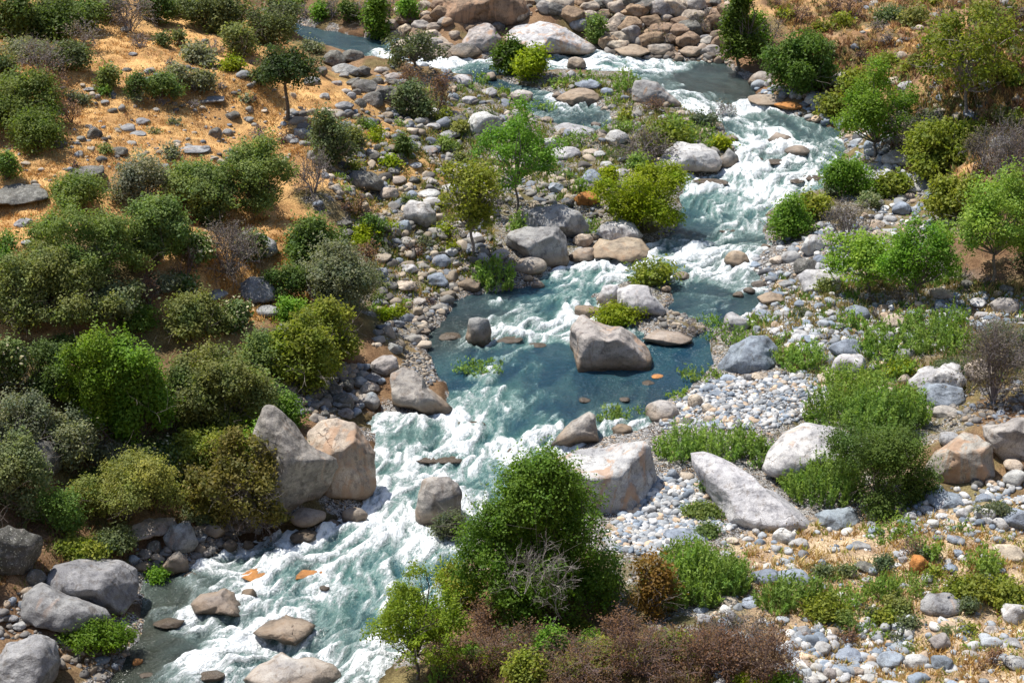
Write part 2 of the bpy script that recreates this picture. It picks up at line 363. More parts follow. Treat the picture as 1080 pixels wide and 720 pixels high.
# ------------------------------------------------------------------ terrain
def ground_attrs(P, D):
    warp = P + np.c_[fbm(P*.3, 3, 41), fbm(P*.3, 3, 42)]*3.0
    c = idw(warp, gcp, gcc, 6, 1.2)
    g = idw(warp, gcp, np.isin(gtyp, ['G']).astype(float) + .55*(gtyp == 'M') + .25*(gtyp == 'S') + .12*(gtyp == 'R'), 6, 1.2)
    hm = idw(warp, gcp, (gtyp == 'H').astype(float), 6, 1.2)
    n = fbm(P*.5, 4, 77)
    c = c + hm[:, None]*np.clip(n, 0, 1)[:, None]*np.array([.42, .26, .08])
    gr = sstep(-.05, .4, fbm(P*.35, 4, 91))[:, None]*((c[:, 0] < .4)[:, None])*.5      # a green film of herbs in places
    c = c*(1-gr) + gr*np.array([.12, .13, .045])
    wet = (1 - sstep(0, .55, D))[:, None]; c = c*(1-.55*wet)
    g = np.maximum(g, (1-sstep(.3, 1.6, D))*np.clip(.65+fbm(P*.8, 3, 14)*.9, .1, .95))
    return np.clip(c, .01, 1), g
gc_, gg_ = ground_attrs(PP, TD)
nx, ny = len(gx), len(gy)
ii = (np.arange(ny-1)[:, None]*nx + np.arange(nx-1)[None]).ravel()
TF = np.c_[ii, ii+1, ii+nx+1, ii+nx]
link('ground', mesh_np('ground', np.c_[PP, TZ], TF, {'gcol': gc_, 'grav': gg_}, True, [M_GND]), kind='structure')

# ------------------------------------------------------------------ boulders and rocks
def ico(n):
    import bmesh
    bm = bmesh.new(); bmesh.ops.create_icosphere(bm, subdivisions=n, radius=1)
    v = np.array([x.co[:] for x in bm.verts]); f = np.array([[x.index for x in q.verts] for q in bm.faces]); bm.free()
    return v, f
ICO = {n: ico(n) for n in (1, 2, 3, 4, 5, 6)}
def facet(u, r, n, dmin, dmax, extra=(), k=24.):
    """unit directions -> radius cut by planes, so that the body has broad faces and worn edges"""
    rad = np.ones(len(u))
    N = r.normal(size=(n, 3)); N /= np.linalg.norm(N, axis=1, keepdims=True)
    pl = [(q, r.uniform(dmin, dmax)) for q in N] + [(np.array(a[:3])/np.linalg.norm(a[:3]), a[3]) for a in extra]
    inv = np.ones(len(u))
    for q, d in pl:
        c = np.maximum(u@q, 0)/d; inv = inv + c**k
    return rad*(inv)**(-1/k)*1.0
ROCKC = {'L': (.50, .50, .495), 'G': (.31, .315, .315), 'B': (.27, .315, .37), 'T': (.45, .385, .31), 'D': (.225, .22, .205), 'W': (.11, .085, .06), 'O': (.50, .22, .06), 'N': (.385, .36, .33), 'K': (.30, .215, .145)}
COLW = {'L': 'pale grey', 'G': 'grey', 'B': 'blue-grey', 'T': 'tan', 'D': 'dark lichen-grey', 'W': 'wet brown', 'O': 'orange-brown', 'N': 'warm grey', 'K': 'rusty brown'}
THINGS = []       # [object, kind word, adjectives, px, py, w, h, fixed label]
INWATER = []
FOOT = []
def body(px, py, w, h, col, outline=None, seed=0, rough=1., sub=None, facets=None, extra=(), sink=.42, dmin=.66, dk=.42):
    r = np.random.default_rng(seed*7919+13)
    if outline is not None:
        o = np.array(outline, float); px, py = (o.min(0)+o.max(0))/2; w, h = o.max(0)-o.min(0)
    _, t = hit(px, py+h*.3); eps = math.asin(-pdir(px, py)[2]); m = mpp(t)
    V = h/2*m; Dy = min(dk*w*m, .88*V/math.sin(eps)); Hz = math.sqrt(V*V-(Dy*math.sin(eps))**2)/math.cos(eps)
    C0, t = hit(px, py, sink*Hz); m = mpp(t); V = h/2*m
    k = math.sin(eps)*math.cos(eps)*(Dy*Dy-Hz*Hz)/(V*V); dc = Dy*Hz/V
    sub = sub or (5 if w > 44 else 4 if w > 15 else 3)
    u, F = ICO[sub]
    q = Matrix.Rotation(r.uniform(0, 6.28), 3, Vector(r.normal(size=3)).normalized()); u = u@np.array(q)
    nf = facets if facets is not None else 9
    rad = facet(u, r, nf + (14 if nf >= 7 else 4), dmin, .97, extra, 70. if nf >= 7 else 34.)
    # planes of 'extra' are in view axes: x right, y up, z to the viewer
    p = u*rad[:, None]
    p /= np.array([np.abs(p[:, 0]).max(), np.abs(p[:, 1]).max(), np.abs(p[:, 2]).max()])
    if outline is not None:
        c = o - [px, py]; c[:, 1] *= -1
        th = np.arctan2(p[:, 1], p[:, 0]); ct, st = np.cos(th), np.sin(th); R = np.full(len(p), 0.)
        for i in range(len(c)):
            a = c[i-1]; b = c[i]; e = b-a; den = ct*e[1]-st*e[0]
            den = np.where(abs(den) < 1e-9, 1e-9, den)
            s = (a[0]*e[1]-a[1]*e[0])/den; g = (a[0]*st-a[1]*ct)/den
            ok = (s > 0) & (g >= -1e-6) & (g <= 1+1e-6); R = np.where(ok, np.maximum(R, s), R)
        R = np.where(R < 1, 1, R)
        rho = np.hypot(p[:, 0], p[:, 1]); rm = .97
        X = R*ct*rho*m*1.02; Y = R*st*rho*m*1.02
    else:
        X = p[:, 0]*w/2*m; Y = p[:, 1]*V
    Dp = -p[:, 2]*dc + k*Y                    # away from the viewer
    f = pdir(px, py); up = np.cross(np.cross(f, [0, 0, 1.]), f); up /= np.linalg.norm(up); rt = np.cross(f, up)
    P = X[:, None]*rt + Y[:, None]*up + Dp[:, None]*f
    S = (w*m+h*m)/2
    nn = p/np.linalg.norm(p, axis=1, keepdims=True)
    N3 = nn[:, :1]*rt + nn[:, 1:2]*up - nn[:, 2:]*f
    so = r.uniform(0, 50, 3)
    dsp = fbm(P/S*1.7+so, 2, seed)*.03*S + (abs(noise(P/S*2.6+so, seed+4))-.2)*.035*S*rough + fbm(P/S*9+so, 3, seed+5)*.011*S*rough
    rid = 1-abs(fbm(P/S*1.6+so, 2, seed+9))*2.2; dsp -= np.clip(rid-.90, 0, 1)*.22*S*rough*(noise(P/S*.9+so, seed+3) > .05)
    P = P + N3*dsp[:, None]
    return C0, P, F, S, m
def shape_word(w, h, facets):
    a = w/max(h, 1)
    return 'long low' if a > 2.3 else 'flat-topped' if a > 1.75 else 'upright' if a < .95 else ('angular' if facets >= 8 else 'rounded')
_sid = [0]
def in_zone0(poly, n):
    poly = np.array(poly, float); q = np.random.default_rng(n*7).uniform(poly.min(0), poly.max(0), (n*30, 2)); q = q[pip(q, poly)]; out = []
    for a in q:
        if len(out) < n and all(np.hypot(*(a-b)) > 9 for b in out): out.append(a)
    return np.array(out)
def rock(px, py, w, h, col, label=None, outline=None, stain=None, lichen=None, facets=None, name=None, category=None, short=None, **kw):
    _sid[0] += 1; sd = _sid[0]
    if outline is not None:
        o = np.array(outline); px, py = (o.min(0)+o.max(0))/2; w, h = o.max(0)-o.min(0)
    if facets is None: facets = int(random.choice([5, 7, 11, 13]))
    C0, P, F, S, m = body(px, py, w, h, col, outline, sd, facets=facets, **kw)
    big = w >= 22
    big = w >= 19.5
    nm = name or ('boulder' if big else 'rock')
    me = mesh_np(nm, P, F, smooth=True, mats=[M_ROCK])
    o = link(nm, me); o.location = C0
    c = np.array(ROCKC[col])*random.uniform(.9, 1.1); o.color = V4(tuple(c*np.array([1, random.uniform(.98, 1.01), random.uniform(.97, 1.03)])))
    d = float(lookup(DG, C0[0], C0[1]))
    o['stain'] = float(stain if stain is not None else random.choice([0, 0, .1, .3]))
    o['lichen'] = float(lichen if lichen is not None else (.75 if col == 'D' else .0))
    o['wet'] = (.15 if col == 'O' else 1.0) if d < .3+S*.4 else 0.0
    if d < S*.5: INWATER.append((C0[0], C0[1], w*m/2))
    FOOT.append((C0[0], C0[1], w*m/2))
    o['category'] = category or ('boulder' if big else 'rock')
    sz = 'huge' if w > 58 else 'large' if w > 36 else 'mid-sized' if w >= 22 else 'small' if w >= 13 else 'tiny'
    THINGS.append([o, nm, f'{sz} {shape_word(w, h, facets)} {COLW[col]}', px, py, w, h, label])
    return o

BO = [  # hero boulders: outline in pixels, colour, label, extras
 ([(604,330),(612,328),(622,336),(640,343),(665,350),(680,362),(688,378),(688,392),(675,399),(650,403),(625,403),(608,399),(602,385),(596,365),(594,345)],'N','huge grey mid-river boulder with rust streaks and a shaded undercut face',dict(stain=.55,facets=5,extra=[(-.2,.8,.5,.62),(.15,-.5,.8,.62),(-.9,0,.3,.8)],lichen=0)),
 ([(409,391),(430,388),(437,390),(450,404),(474,430),(470,436),(455,440),(430,438),(416,432),(410,415),(407,400)],'N','pale wedge-shaped boulder on the left bank, sloping down to the water',dict(stain=.25,facets=4,extra=[(-.1,.6,.7,.6),(.75,.35,.4,.6)])),
 ([(495,336),(505,334),(515,337),(518,350),(517,366),(508,371),(494,369),(491,355)],'G','upright grey block standing in the blue pool',dict(stain=0,facets=6)),
 ([(536,243),(548,231),(565,233),(592,238),(600,250),(600,272),(595,284),(580,287),(565,280),(545,268),(534,258)],'G','large blocky grey boulder with a flat lit top at the bank of the narrows',dict(stain=.1,facets=6,extra=[(-.1,.85,.5,.5),(.5,-.3,.8,.6)])),
 ([(622,262),(632,252),(645,254),(660,249),(675,252),(684,262),(683,272),(665,276),(640,276),(622,275)],'T','tan saddle-backed boulder with a brown waterline above the rapids',dict(stain=.5,facets=4)),
 ([(599,270),(610,262),(624,261),(630,268),(628,276),(612,278),(600,276)],'N','low brown-grey boulder wedged beside the blocky boulder',dict(stain=.4,facets=5)),
 ([(627,312),(635,301),(650,300),(656,308),(652,322),(635,326),(627,320)],'L','pale left one of two boulders leaning together midstream',dict(facets=5)),
 ([(651,306),(664,300),(683,301),(697,312),(704,326),(700,334),(680,337),(660,332),(652,320)],'L','large smooth right one of two boulders leaning together midstream',dict(facets=4,stain=.1)),
 ([(690,170),(698,157),(715,151),(740,151),(755,158),(762,170),(757,180),(735,184),(705,182),(692,178)],'L','pale whaleback boulder beside the upper rapids',dict(facets=3,rough=.7,extra=[(.3,-.6,.7,.7)])),
 ([(760,165),(768,156),(777,164),(781,176),(775,181),(760,180),(756,175)],'G','grey pointed boulder leaning at the end of the whaleback boulder',dict(facets=6)),
 ([(667,96),(670,86),(680,82),(692,84),(702,96),(718,108),(719,114),(700,117),(675,115),(667,108)],'G','grey hump with a long tan tail at the upper pool',dict(facets=4,stain=.4)),
 ([(758,385),(772,367),(790,355),(808,354),(821,364),(823,385),(815,394),(790,398),(765,397),(758,394)],'B','speckled blue-grey boulder rising from the edge of the still pool',dict(facets=3,rough=.8,stain=0)),
 ([(620,434),(627,438),(629,455),(633,466),(615,477),(595,477),(581,470),(590,458),(605,443)],'N','fin-shaped boulder with a tan waterline in the lower rapids',dict(facets=4,stain=.2)),
 ([(680,462),(690,468),(694,500),(691,530),(672,545),(645,549),(618,545),(600,520),(588,505),(583,490),(610,475),(640,468)],'L','big pale boulder with a rusty streak beside the pebble pile',dict(stain=.7,facets=5,extra=[(-.2,.8,.6,.55),(.1,-.5,.8,.7)])),
 ([(455,501),(475,500),(488,505),(494,520),(492,545),(480,560),(462,566),(448,565),(439,550),(438,520),(445,506)],'N','rounded boulder at the water edge just left of the big alder',dict(facets=4,extra=[(.2,-.6,.7,.66)])),
 ([(730,485),(745,482),(770,490),(800,505),(830,525),(855,545),(860,554),(832,562),(800,562),(770,552),(745,520),(733,500)],'L','long smooth pale slab leaning towards the sand',dict(facets=3,rough=.7,lichen=0)),
 ([(808,498),(812,480),(825,458),(845,447),(870,447),(895,455),(911,468),(905,485),(890,500),(850,508),(815,505)],'L','smooth pale dome boulder half hidden by the green willow scrub',dict(facets=2,rough=.5,lichen=0)),
 ([(1012,452),(1028,453),(1045,470),(1054,490),(1057,502),(1048,513),(1030,520),(1005,520),(985,511),(981,500),(983,480),(995,463)],'N','angular block with orange faces and dark broken underside',dict(stain=.9,facets=12,dmin=.6,extra=[(-.1,.8,.5,.6),(.1,-.7,.7,.55)])),
 ([(1032,452),(1050,445),(1078,440),(1100,445),(1105,470),(1090,490),(1062,488),(1045,472)],'N','cream-topped boulder with a dark split face at the frame edge',dict(stain=.3,facets=9,extra=[(.3,-.5,.8,.5)])),
 ([(958,404),(966,392),(980,387),(995,381),(1008,385),(1015,398),(1010,412),(985,418),(965,416)],'L','white boulder pitted with hollows behind the blue one',dict(facets=8,rough=3.0,stain=0)),
 ([(967,415),(975,404),(995,402),(1012,407),(1017,420),(1008,431),(985,433),(971,427)],'B','blue-grey boulder in front of the pitted white one',dict(facets=5,stain=0)),
 ([(858,545),(866,538),(895,532),(903,535),(907,552),(900,559),(880,561),(866,557)],'B','blue angular block by the dry grass below the willow scrub',dict(facets=10,stain=.1)),
 ([(971,637),(978,627),(1000,624),(1012,630),(1013,643),(1003,650),(982,651),(972,646)],'G','grey loaf-shaped boulder alone on the sandy flat',dict(facets=2,rough=.6)),
 ([(326,452),(340,442),(355,441),(375,452),(388,466),(395,480),(395,500),(392,525),(385,533),(360,535),(340,530),(330,510),(322,480)],'T','cracked boulder with a broken orange-brown face on the left bank',dict(stain=.7,facets=8,extra=[(-.3,.8,.5,.55),(.5,-.1,.8,.6)])),
 ([(283,432),(292,428),(310,440),(335,466),(354,486),(356,496),(345,515),(325,535),(300,550),(272,558),(258,545),(262,505),(272,460)],'N','tall lichen-stained grey boulder overhanging the left bank',dict(lichen=.35,stain=.2,facets=6,extra=[(.4,.7,.5,.65),(.4,-.6,.7,.6)])),
 ([(50,605),(65,592),(95,587),(125,595),(143,607),(147,622),(140,638),(122,650),(105,645),(80,632),(55,618)],'G','upper half of the cracked grey dome at the lower left bank',dict(facets=3,lichen=.2,stain=.1)),
 ([(22,640),(30,620),(50,612),(75,630),(108,648),(112,658),(90,668),(50,670),(28,660)],'G','lower half of the cracked grey dome, below the crack',dict(facets=3,lichen=.15,stain=.2)),
 ([(0,690),(12,678),(40,674),(58,685),(62,705),(55,725),(30,740),(-20,740),(-20,700)],'G','grey split boulder in the lower left corner',dict(facets=9,lichen=.2)),
 ([(-15,560),(5,555),(30,556),(43,570),(43,590),(30,605),(5,610),(-15,605)],'D','black and white lichen-crusted boulder under the left bank shrubs',dict(facets=7,lichen=1.)),
 ([(172,565),(180,552),(200,550),(212,560),(212,575),(200,583),(180,582)],'G','grey boulder over the dark hollow in the left bank',dict(facets=7)),
 ([(170,598),(176,585),(190,582),(198,592),(198,606),(180,609)],'D','dark shaded boulder at the foot of the left bank hollow',dict(facets=4,lichen=0)),
 ([(129,550),(150,545),(190,546),(192,558),(170,565),(140,568),(131,562)],'T','tan ledge rock under the feathery olive shrub',dict(facets=6)),
 ([(203,634),(212,624),(235,622),(248,626),(256,640),(257,655),(245,654),(225,646),(207,644)],'G','grey fractured boulder in the foam below the orange rocks',dict(facets=9)),
 ([(268,664),(285,652),(303,646),(320,653),(333,662),(325,672),(310,681),(290,675),(272,668)],'N','pyramid-topped tan boulder in the white water',dict(facets=4,stain=.5,extra=[(-.3,.8,.4,.6)])),
 ([(255,712),(270,695),(298,685),(325,693),(350,705),(358,720),(340,735),(270,735)],'L','pale grey splashed boulder at the bottom edge of the river',dict(facets=4,stain=0)),
 ([(243,312),(250,298),(265,292),(280,293),(292,305),(293,318),(280,324),(250,322)],'G','lichened grey dome boulder on the hillside grass',dict(facets=3,lichen=.45)),
 ([(292,345),(300,338),(320,338),(335,347),(334,357),(318,362),(300,360)],'G','flat lichened boulder perched over the dark gap',dict(facets=5,lichen=.5)),
 ([(425,220),(433,212),(450,213),(462,224),(460,234),(450,241),(435,238),(426,230)],'L','pale oval boulder with a shadowed foot among the cobbles',dict(facets=4)),
 ([(367,189),(373,180),(392,181),(405,192),(402,202),(385,204),(370,199)],'D','dark lichened slab boulder at the edge of the cobble slope',dict(facets=5,lichen=.6)),
 ([(0,200),(8,194),(40,195),(50,204),(48,212),(20,215),(-12,213),(-14,200)],'D','long dark lichened slab on the orange grass',dict(facets=6,lichen=.7,extra=[(0,-.6,.8,.6)])),
 ([(-6,272),(5,264),(16,266),(22,278),(20,300),(10,308),(-8,306)],'L','pale boulder by the left edge above the oaks',dict(facets=7)),
 ([(248,255),(258,244),(275,246),(290,256),(292,268),(280,273),(262,270)],'G','mossy grey boulder beside the dead tangle of branches',dict(facets=4,lichen=.25)),
 ([(492,132),(500,119),(515,116),(528,122),(531,138),(522,147),(503,147),(495,142)],'L','pale boulder at the head of the cobble flat',dict(facets=5)),
 ([(463,-6),(500,-14),(550,-8),(556,12),(540,26),(515,32),(485,30),(468,22)],'K','brown overhanging bedrock bulge on the far bank',dict(stain=.8,facets=8,extra=[(.1,-.6,.8,.5)])),
 ([(530,40),(545,28),(570,23),(595,30),(615,42),(628,50),(622,56),(585,57),(545,54)],'L','pale streaked bedrock slab sloping into the upper river',dict(stain=.7,facets=6)),
 ([(488,45),(492,30),(510,24),(525,28),(533,40),(528,54),(505,58),(490,54)],'N','rounded tan bedrock hump beside the streaked slab',dict(stain=.5,facets=6)),
 ([(405,50),(415,40),(440,36),(470,38),(482,46),(478,60),(450,64),(415,60)],'T','flat pale bedrock shelf behind the grey willow',dict(stain=.4,facets=7)),
 ([(838,292),(850,285),(868,284),(885,290),(886,305),(872,313),(848,310)],'L','smooth white boulder left of the leafy saplings',dict(facets=2,rough=.5)),
 ([(548,222),(560,214),(590,214),(612,222),(622,238),(618,250),(590,252),(560,248)],'G','grey boulder behind the blocky one, under the slender tree',dict(facets=7)),
 ([(630,245),(636,232),(652,228),(668,234),(678,248),(670,256),(640,256)],'L','mottled boulder in the shade of the yellow-green willow',dict(facets=4)),
]
for ol, col, lab, kw in BO: rock(0, 0, 0, 0, col, label=lab, outline=ol, **kw)

RK = """610 27 22 15 G;650 47 30 15 T;668 54 40 14 T;697 53 30 15 N;731 55 28 15 T;690 40 22 13 G;715 38 19 11 G;548 15 27 22 T;700 8 34 22 N;590 5 34 18 T;622 8 22 16 T;640 16 20 13 N;727 11 32 9 T;490 54 38 17 D;466 58 30 12 N;660 24 20 14 D;676 12 18 14 N;745 42 16 11 G;752 53 18 12 N;575 8 20 16 N;632 34 16 10 N;508 8 18 14 T
803 84 30 19 N;808 106 40 13 N;832 111 30 10 O;857 105 20 16 L;869 113 17 14 L;855 127 12 6 T;888 85 32 17 N;950 63 14 17 T;930 70 13 12 D;943 86 19 10 T;956 92 22 13 L;950 168 40 21 N;966 196 36 17 L;1057 155 26 22 G;1040 88 15 9 L;1004 42 12 6 G;1046 45 13 8 G;970 30 10 7 T;1065 130 14 8 G;890 28 8 5 L
822 146 26 13 L;840 159 28 12 L;818 171 22 7 W;858 188 26 8 W;841 191 16 5 W;818 211 20 6 G;800 168 10 4 W;793 187 10 4 D;748 192 40 7 N;770 243 30 5 W
608 68 21 17 N;602 80 13 11 L;620 89 28 11 B;610 103 52 20 T;587 102 13 11 L;551 103 27 17 L;605 139 46 19 L;578 150 19 11 L;597 163 38 17 L;622 161 20 9 T;650 146 27 19 L;577 127 14 8 L;628 132 12 7 L;725 127 12 8 T;737 126 12 8 L;772 147 18 10 G;640 97 16 9 B;668 122 14 8 N;700 124 16 7 G
352 62 28 20 D;372 60 23 17 D;365 75 30 16 G;338 76 17 11 D;385 92 29 17 D;355 89 16 9 G;408 100 26 19 D;394 106 25 18 D;380 110 14 12 D;370 102 12 10 G;364 112 21 11 G;328 86 20 12 G;343 102 12 8 G;452 118 27 11 L;443 128 12 8 G;483 126 21 12 D;475 142 24 10 G;452 158 22 9 G;463 155 10 8 T;475 158 16 7 L;388 132 14 8 L;365 135 8 7 L;330 139 15 11 D;320 143 12 6 L;306 147 15 11 G;398 156 10 8 D;396 166 17 12 D;438 175 15 7 L;516 99 17 13 L;487 85 24 13 L;518 82 15 12 L;478 103 15 10 B;495 106 17 9 L;403 74 16 8 N;398 86 14 9 D;415 82 20 12 N;425 92 14 8 D;457 133 16 8 L;469 121 12 7 B;436 146 14 7 G;420 140 12 7 G;404 143 11 6 L
411 205 21 15 T;419 190 19 9 T;437 190 13 8 D;453 191 17 10 N;434 206 13 10 B;452 204 25 10 L;475 199 27 13 L;455 212 26 11 L;427 238 17 12 B;409 257 9 8 D;362 236 20 9 D;365 246 20 10 D;403 272 22 12 T;421 275 11 7 B;432 284 19 14 L;427 302 23 12 T;460 296 25 17 B;466 276 21 16 B;496 301 27 18 D;477 266 17 10 L;335 215 12 7 B;441 318 18 8 N;438 336 10 7 T;448 350 13 8 G;441 264 10 6 T;452 272 9 7 B;510 272 14 12 L;527 268 20 12 N;508 196 16 10 L;530 190 20 12 T;490 176 14 9 G;500 250 18 10 L;520 225 16 10 L
225 311 33 12 G;252 329 21 11 G;283 328 27 13 G;90 183 42 15 D;100 141 16 15 D;125 160 21 10 D;150 128 17 8 G;134 136 19 10 G;227 142 16 15 D;224 105 33 8 G;119 117 12 7 D;132 32 10 7 G;134 74 11 6 D;217 44 9 6 D;107 168 12 7 D;205 158 32 9 G;63 153 16 10 D;86 147 10 8 D;24 236 21 12 G;28 256 15 7 G;146 141 18 6 G;94 94 14 4 G;102 102 9 6 G;184 111 8 6 L;245 122 17 10 D;257 79 17 10 G;19 215 8 6 G;50 197 8 6 G;217 158 14 9 G;110 108 10 5 G;100 48 8 5 G;140 57 10 4 G;196 72 12 7 D;147 78 7 4 G;240 140 12 8 G;262 126 12 6 G;148 168 8 4 L;10 175 9 5 G
407 386 33 24 N;416 368 19 14 G;402 402 10 8 B;392 424 24 22 B;361 425 25 23 D;321 407 13 17 D;317 425 17 14 T;316 435 14 8 B;341 415 11 10 D;317 394 12 10 G;375 546 28 24 G;325 545 38 22 N;320 566 30 16 D;352 553 18 12 N;475 355 25 10 T;535 358 34 9 W;567 364 20 6 W;515 397 26 8 O;496 447 34 6 W;465 485 74 9 W;545 475 28 6 W;372 520 10 8 N;378 398 14 10 D;350 400 14 10 D;336 385 15 9 D
272 606 34 15 O;318 606 52 12 O;262 628 17 16 D;180 657 36 12 W;204 704 13 9 O;145 698 11 9 O;209 692 10 6 O;222 713 30 12 W;203 606 18 8 D;222 599 14 8 D;300 588 10 6 W;322 597 14 6 W;343 620 12 8 D;155 712 18 7 D;38 610 20 20 D;50 682 22 14 G;47 484 36 40 D;170 436 30 40 G;125 566 11 15 L;163 578 17 16 D;140 590 14 11 B;150 598 17 11 D;226 560 22 19 G;242 575 17 14 G;262 575 12 11 D;20 660 16 10 G;35 672 14 8 G;12 652 14 9 G;75 682 14 10 N;100 688 12 8 D;290 548 14 12 D
620 328 31 16 T;641 320 17 14 L;703 355 54 18 L;623 190 28 22 B;620 210 28 20 O;586 198 19 13 B;559 281 36 22 N;567 301 15 10 L;557 294 10 8 T;615 254 22 16 T;611 264 11 8 G;777 275 26 22 T;719 292 18 12 L;776 343 31 27 L;702 305 12 8 T;640 175 16 10 L;655 182 16 9 L;633 163 14 8 L;552 168 20 12 L;573 178 18 10 L;724 322 8 4 T;664 176 12 8 L
813 316 29 18 T;858 260 25 25 L;850 281 27 21 D;865 275 17 12 B;807 261 13 9 G;820 275 17 12 T;835 272 22 15 L;779 311 13 8 T;805 331 21 10 B;825 333 19 11 G;845 321 15 10 B;904 330 28 16 B;946 341 29 20 T;893 369 38 25 B;896 385 37 26 L;875 399 27 13 T;937 359 15 20 L;956 374 23 14 G;932 411 23 10 T;953 401 15 15 T;998 435 33 19 N;1033 393 35 28 T;993 310 28 14 T;1033 319 19 11 L;1060 324 31 20 N;1010 331 15 10 L;1035 333 16 10 L;842 352 23 10 L;864 324 13 10 B;800 300 16 9 B;830 300 18 9 G;876 330 14 9 L;885 344 16 8 G;918 346 13 8 L;965 330 17 9 B;980 343 15 9 L;884 276 14 12 D;1050 340 14 9 G;820 349 18 9 L;790 307 13 8 B
699 435 38 26 L;655 454 23 15 T;659 421 12 6 L;616 422 14 7 G;684 404 16 7 W;693 397 14 6 O;733 424 17 17 T;746 431 13 12 T;710 501 15 15 B;724 503 17 12 T;767 399 19 10 B;756 415 17 9 B;749 409 17 10 B;725 445 17 10 D;748 443 14 10 T;801 397 17 9 T;723 567 50 20 B;483 560 13 9 N;790 398 12 8 G;845 397 14 9 L;825 404 12 7 T;810 412 10 6 G
1001 463 24 16 L;998 528 44 21 B;978 537 17 10 L;1037 527 17 14 B;1070 504 24 19 L;1068 491 21 14 T;1042 543 17 16 L;1072 548 32 23 B;1062 583 36 20 T;1015 542 14 13 L;1055 553 19 14 L;1007 568 17 10 B;1030 510 14 11 D;1020 530 13 9 L;950 529 14 10 B;960 545 16 11 L;985 552 15 10 L;1020 560 13 9 T;945 560 12 8 L
827 567 25 22 L;843 574 23 14 L;908 576 21 12 G;910 597 21 12 D;898 605 13 11 T;915 612 13 9 L;880 580 13 8 L;968 597 24 25 O;1002 599 17 10 B;1071 650 30 26 L;992 677 26 21 N;848 666 17 13 G;877 673 18 12 L;897 691 31 17 B;940 697 29 21 B;968 699 29 20 L;994 700 24 20 B;867 684 21 18 L;837 692 15 11 B;917 715 17 10 L;850 700 17 11 T;808 608 33 19 B;836 609 38 21 B;768 634 21 13 T;792 636 21 16 B;744 654 17 16 L;768 663 12 17 L;739 643 17 10 B;944 651 13 7 L;1048 664 20 12 N;1068 678 22 12 G;890 665 15 10 N;862 713 22 12 L;790 672 14 9 L;1025 690 20 11 N;1072 700 26 18 G;773 570 15 8 T;797 561 9 8 L;789 569 14 8 L;953 590 12 9 L;978 610 12 8 L;924 545 10 8 L;1010 583 12 8 B;935 650 9 6 L;1034 613 17 7 L;875 710 15 12 N;905 708 14 10 T;927 668 14 9 G
950 221 21 17 B;939 231 15 9 L;924 237 19 12 T;929 248 23 11 T;927 215 14 10 D;960 207 13 9 T;950 211 14 8 G;905 262 16 9 L;895 275 18 10 L;915 283 14 8 L;975 290 16 10 N;1000 235 14 10 L;985 215 15 9 L;940 205 12 7 L;845 246 14 9 L;1062 305 16 10 D;1020 300 14 9 D"""
for ln in RK.split('\n'):
    for e in ln.split(';'):
        a = e.split(); x, y, w, h = map(float, a[:4])
        if w < 8.5: continue
        rock(x, y, w, h, a[4], sink=-.25 if a[4] == 'W' and h < 10 else .22 if a[4] == 'O' else .3)

for poly, n, s0, s1, cols in [([(540,0),(790,0),(765,46),(640,46),(600,16)],58,12,32,'KNTKDKT'),([(470,0),(560,0),(540,30),(470,40)],8,12,26,'KTD'),([(405,22),(480,10),(480,40),(470,62),(425,50)],16,12,28,'TKNT'),([(440,0),(470,-10),(470,30),(410,20)],7,12,24,'KKT'),([(296,405),(392,395),(392,430),(345,446),(300,424)],20,10,22,'DGND'),
    ([(790,84),(900,96),(960,140),(900,120)],9,10,22,'NTL'),([(200,560),(270,540),(300,552),(240,572)],9,9,18,'DGD'),([(345,60),(430,70),(430,100),(350,110)],12,10,22,'DGN'),([(300,140),(420,150),(420,210),(330,190)],14,8,18,'DGN')]:
    rr_ = np.random.default_rng(int(poly[0][0])+n)
    for x, y in np.array(sorted(in_zone0(poly, n).tolist(), key=lambda q: q[1])):
        w_ = rr_.uniform(s0, s1); rock(x, y, w_, w_*rr_.uniform(.5, .85), cols[rr_.integers(len(cols))], facets=13, dmin=.55, rough=1.6, **(dict(name='bedrock_block', category='bedrock block') if y < 66 and n > 10 or w_ > 19 else {}))
